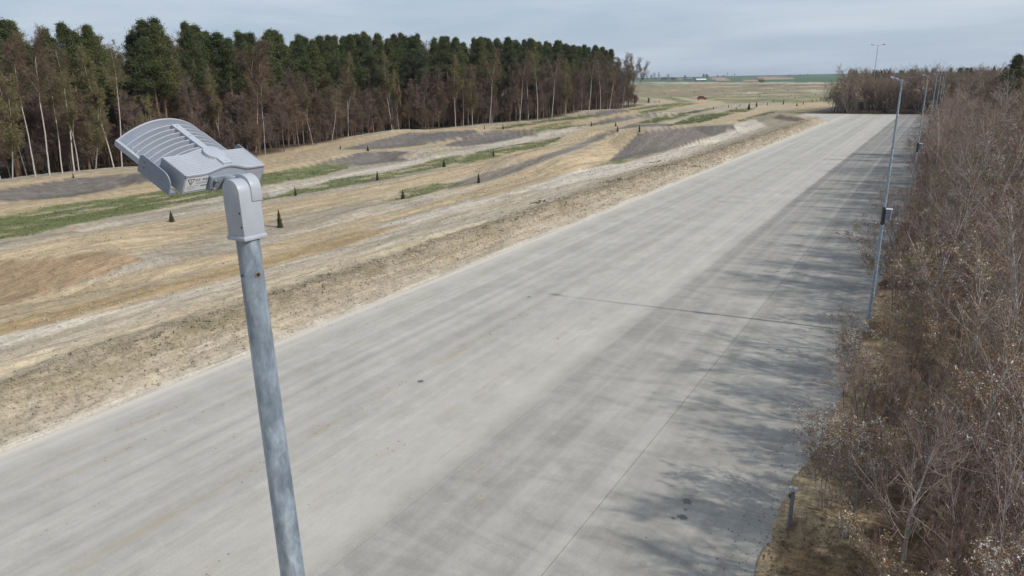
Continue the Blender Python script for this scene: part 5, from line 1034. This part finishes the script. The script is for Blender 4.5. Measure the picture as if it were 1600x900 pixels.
# ---- trees on the skyline
def far_tree(key, u, v, vt, label, wide=1.2, group='trees on the far skyline'):
    x, y, z, r = hit(u, v); dt = pix_dir(u, vt); zt = CAM_H + dt[2] / math.hypot(dt[0], dt[1]) * r; plant(key, x, y, max(zt - z, 3), 'skyline_tree', label, 'tree', group, wide=wide, z=z)
for u, v, vt, k, lab, w in ((1011, 127.5, 118, 'bare_a', 'bare tree at the left end of the skyline group', 1.6), (1017, 127.5, 116, 'bare_c', 'bare tree on the skyline', 1.5), (1022, 127.5, 114.5, 'bare_a', 'bare tree on the skyline', 1.3), (1024.5, 127.8, 120, 'pine_c', 'dark conifer before the bare skyline trees', .8), (1029.5, 127, 113.5, 'bare_b', 'tall pale bare tree on the skyline', 1.0), (1045, 127, 115, 'bare_c', 'round bare tree on the skyline, standing free', 1.4), (1035, 127.5, 121, 'under_a', 'bare bush in the skyline hedge', 2), (1040, 127.5, 121, 'under_b', 'bare bush in the skyline hedge', 2), (1050, 127.4, 121, 'under_a', 'bare bush in the skyline hedge', 2), (1054, 126.5, 121.5, 'under_b', 'bare bush in the skyline hedge', 2),
    (1070, 123.5, 117.5, 'pine_e', 'dark round tree behind the low barn', 2.6), (1084.5, 126, 120.5, 'pine_c', 'dark tree between barn and pale shed', 2), (1099, 125, 115.5, 'pine_a', 'big dark tree behind the pale roofed shed', 2), (1103, 125, 115.5, 'pine_c', 'big dark tree behind the pale roofed shed', 2), (1106, 124, 117, 'bare_c', 'bare tree beside the big dark trees', 1.5),
    (1121, 121.4, 117, 'pine_e', 'small tree on the ridge', 2), (1128, 121, 118, 'under_a', 'small bare tree on the ridge', 1.5), (1136, 121, 114, 'bare_a', 'grey bare tree on the ridge', 1.5), (1143, 121, 117, 'bare_b', 'small tree on the ridge', 1.5), (1147.5, 121, 115, 'pine_b', 'pointed conifer on the ridge', 1.4), (1131, 121, 118, 'under_b', 'low bush on the ridge', 2),
    (1202, 120.5, 117.5, 'pine_e', 'small dark tree on the far ridge', 2.5), (1218, 120.3, 118.5, 'under_a', 'bush on the far ridge', 2), (1233, 120, 115.5, 'bare_c', 'wide bare tree on the far ridge', 1.8), (1250, 119.5, 116, 'pine_e', 'dark tree on the far ridge', 2.2), (1254.5, 119.5, 116.5, 'bare_c', 'bare tree on the far ridge', 1.8), (1262, 119.3, 115.5, 'pine_e', 'dark wide tree on the far ridge', 3), (1188, 129.8, 125.5, 'under_a', 'brown hedge clump in the green field', 3), (1192, 129.8, 125.8, 'under_b', 'brown hedge clump in the green field', 3)):
    far_tree(k, u, v, vt, lab, w)
n = 500; X = rng.uniform(-900, 900, n); Y = 1500 + rng.normal(0, 60, n) + 0 * X; ok = (X / Y > -.02); scatter('far_tree_belt', ['bare_c', 'pine_c', 'bare_a'], X[ok] * .8, Y[ok], rng.uniform(8, 14, ok.sum()), 21)
n = 420; az_ = np.radians(rng.uniform(-6.4, 14, n)); R_ = rng.uniform(430, 560, n); scatter('wood_behind_thicket', ['bare_b', 'bare_c', 'bare_a', 'pine_c', 'bare_b'], np.sin(az_) * R_, np.cos(az_) * R_, rng.uniform(8, 12.5, n), 22)
# ================================================================== AIR
m_air = bpy.data.materials.new('air'); m_air.use_nodes = True; t = m_air.node_tree; t.nodes.clear()
pv = N(t, 'ShaderNodeVolumePrincipled'); pv.inputs['Color'].default_value = (.80, .88, 1, 1); pv.inputs['Density'].default_value = 0.00011; pv.inputs['Anisotropy'].default_value = .2
ov = N(t, 'ShaderNodeOutputMaterial'); L(t, pv.outputs[0], ov.inputs['Volume'])
tag(MB().box((-9500, -9500, -1.5), (9500, 9500, 48)).build('haze', m_air), kind='stuff')
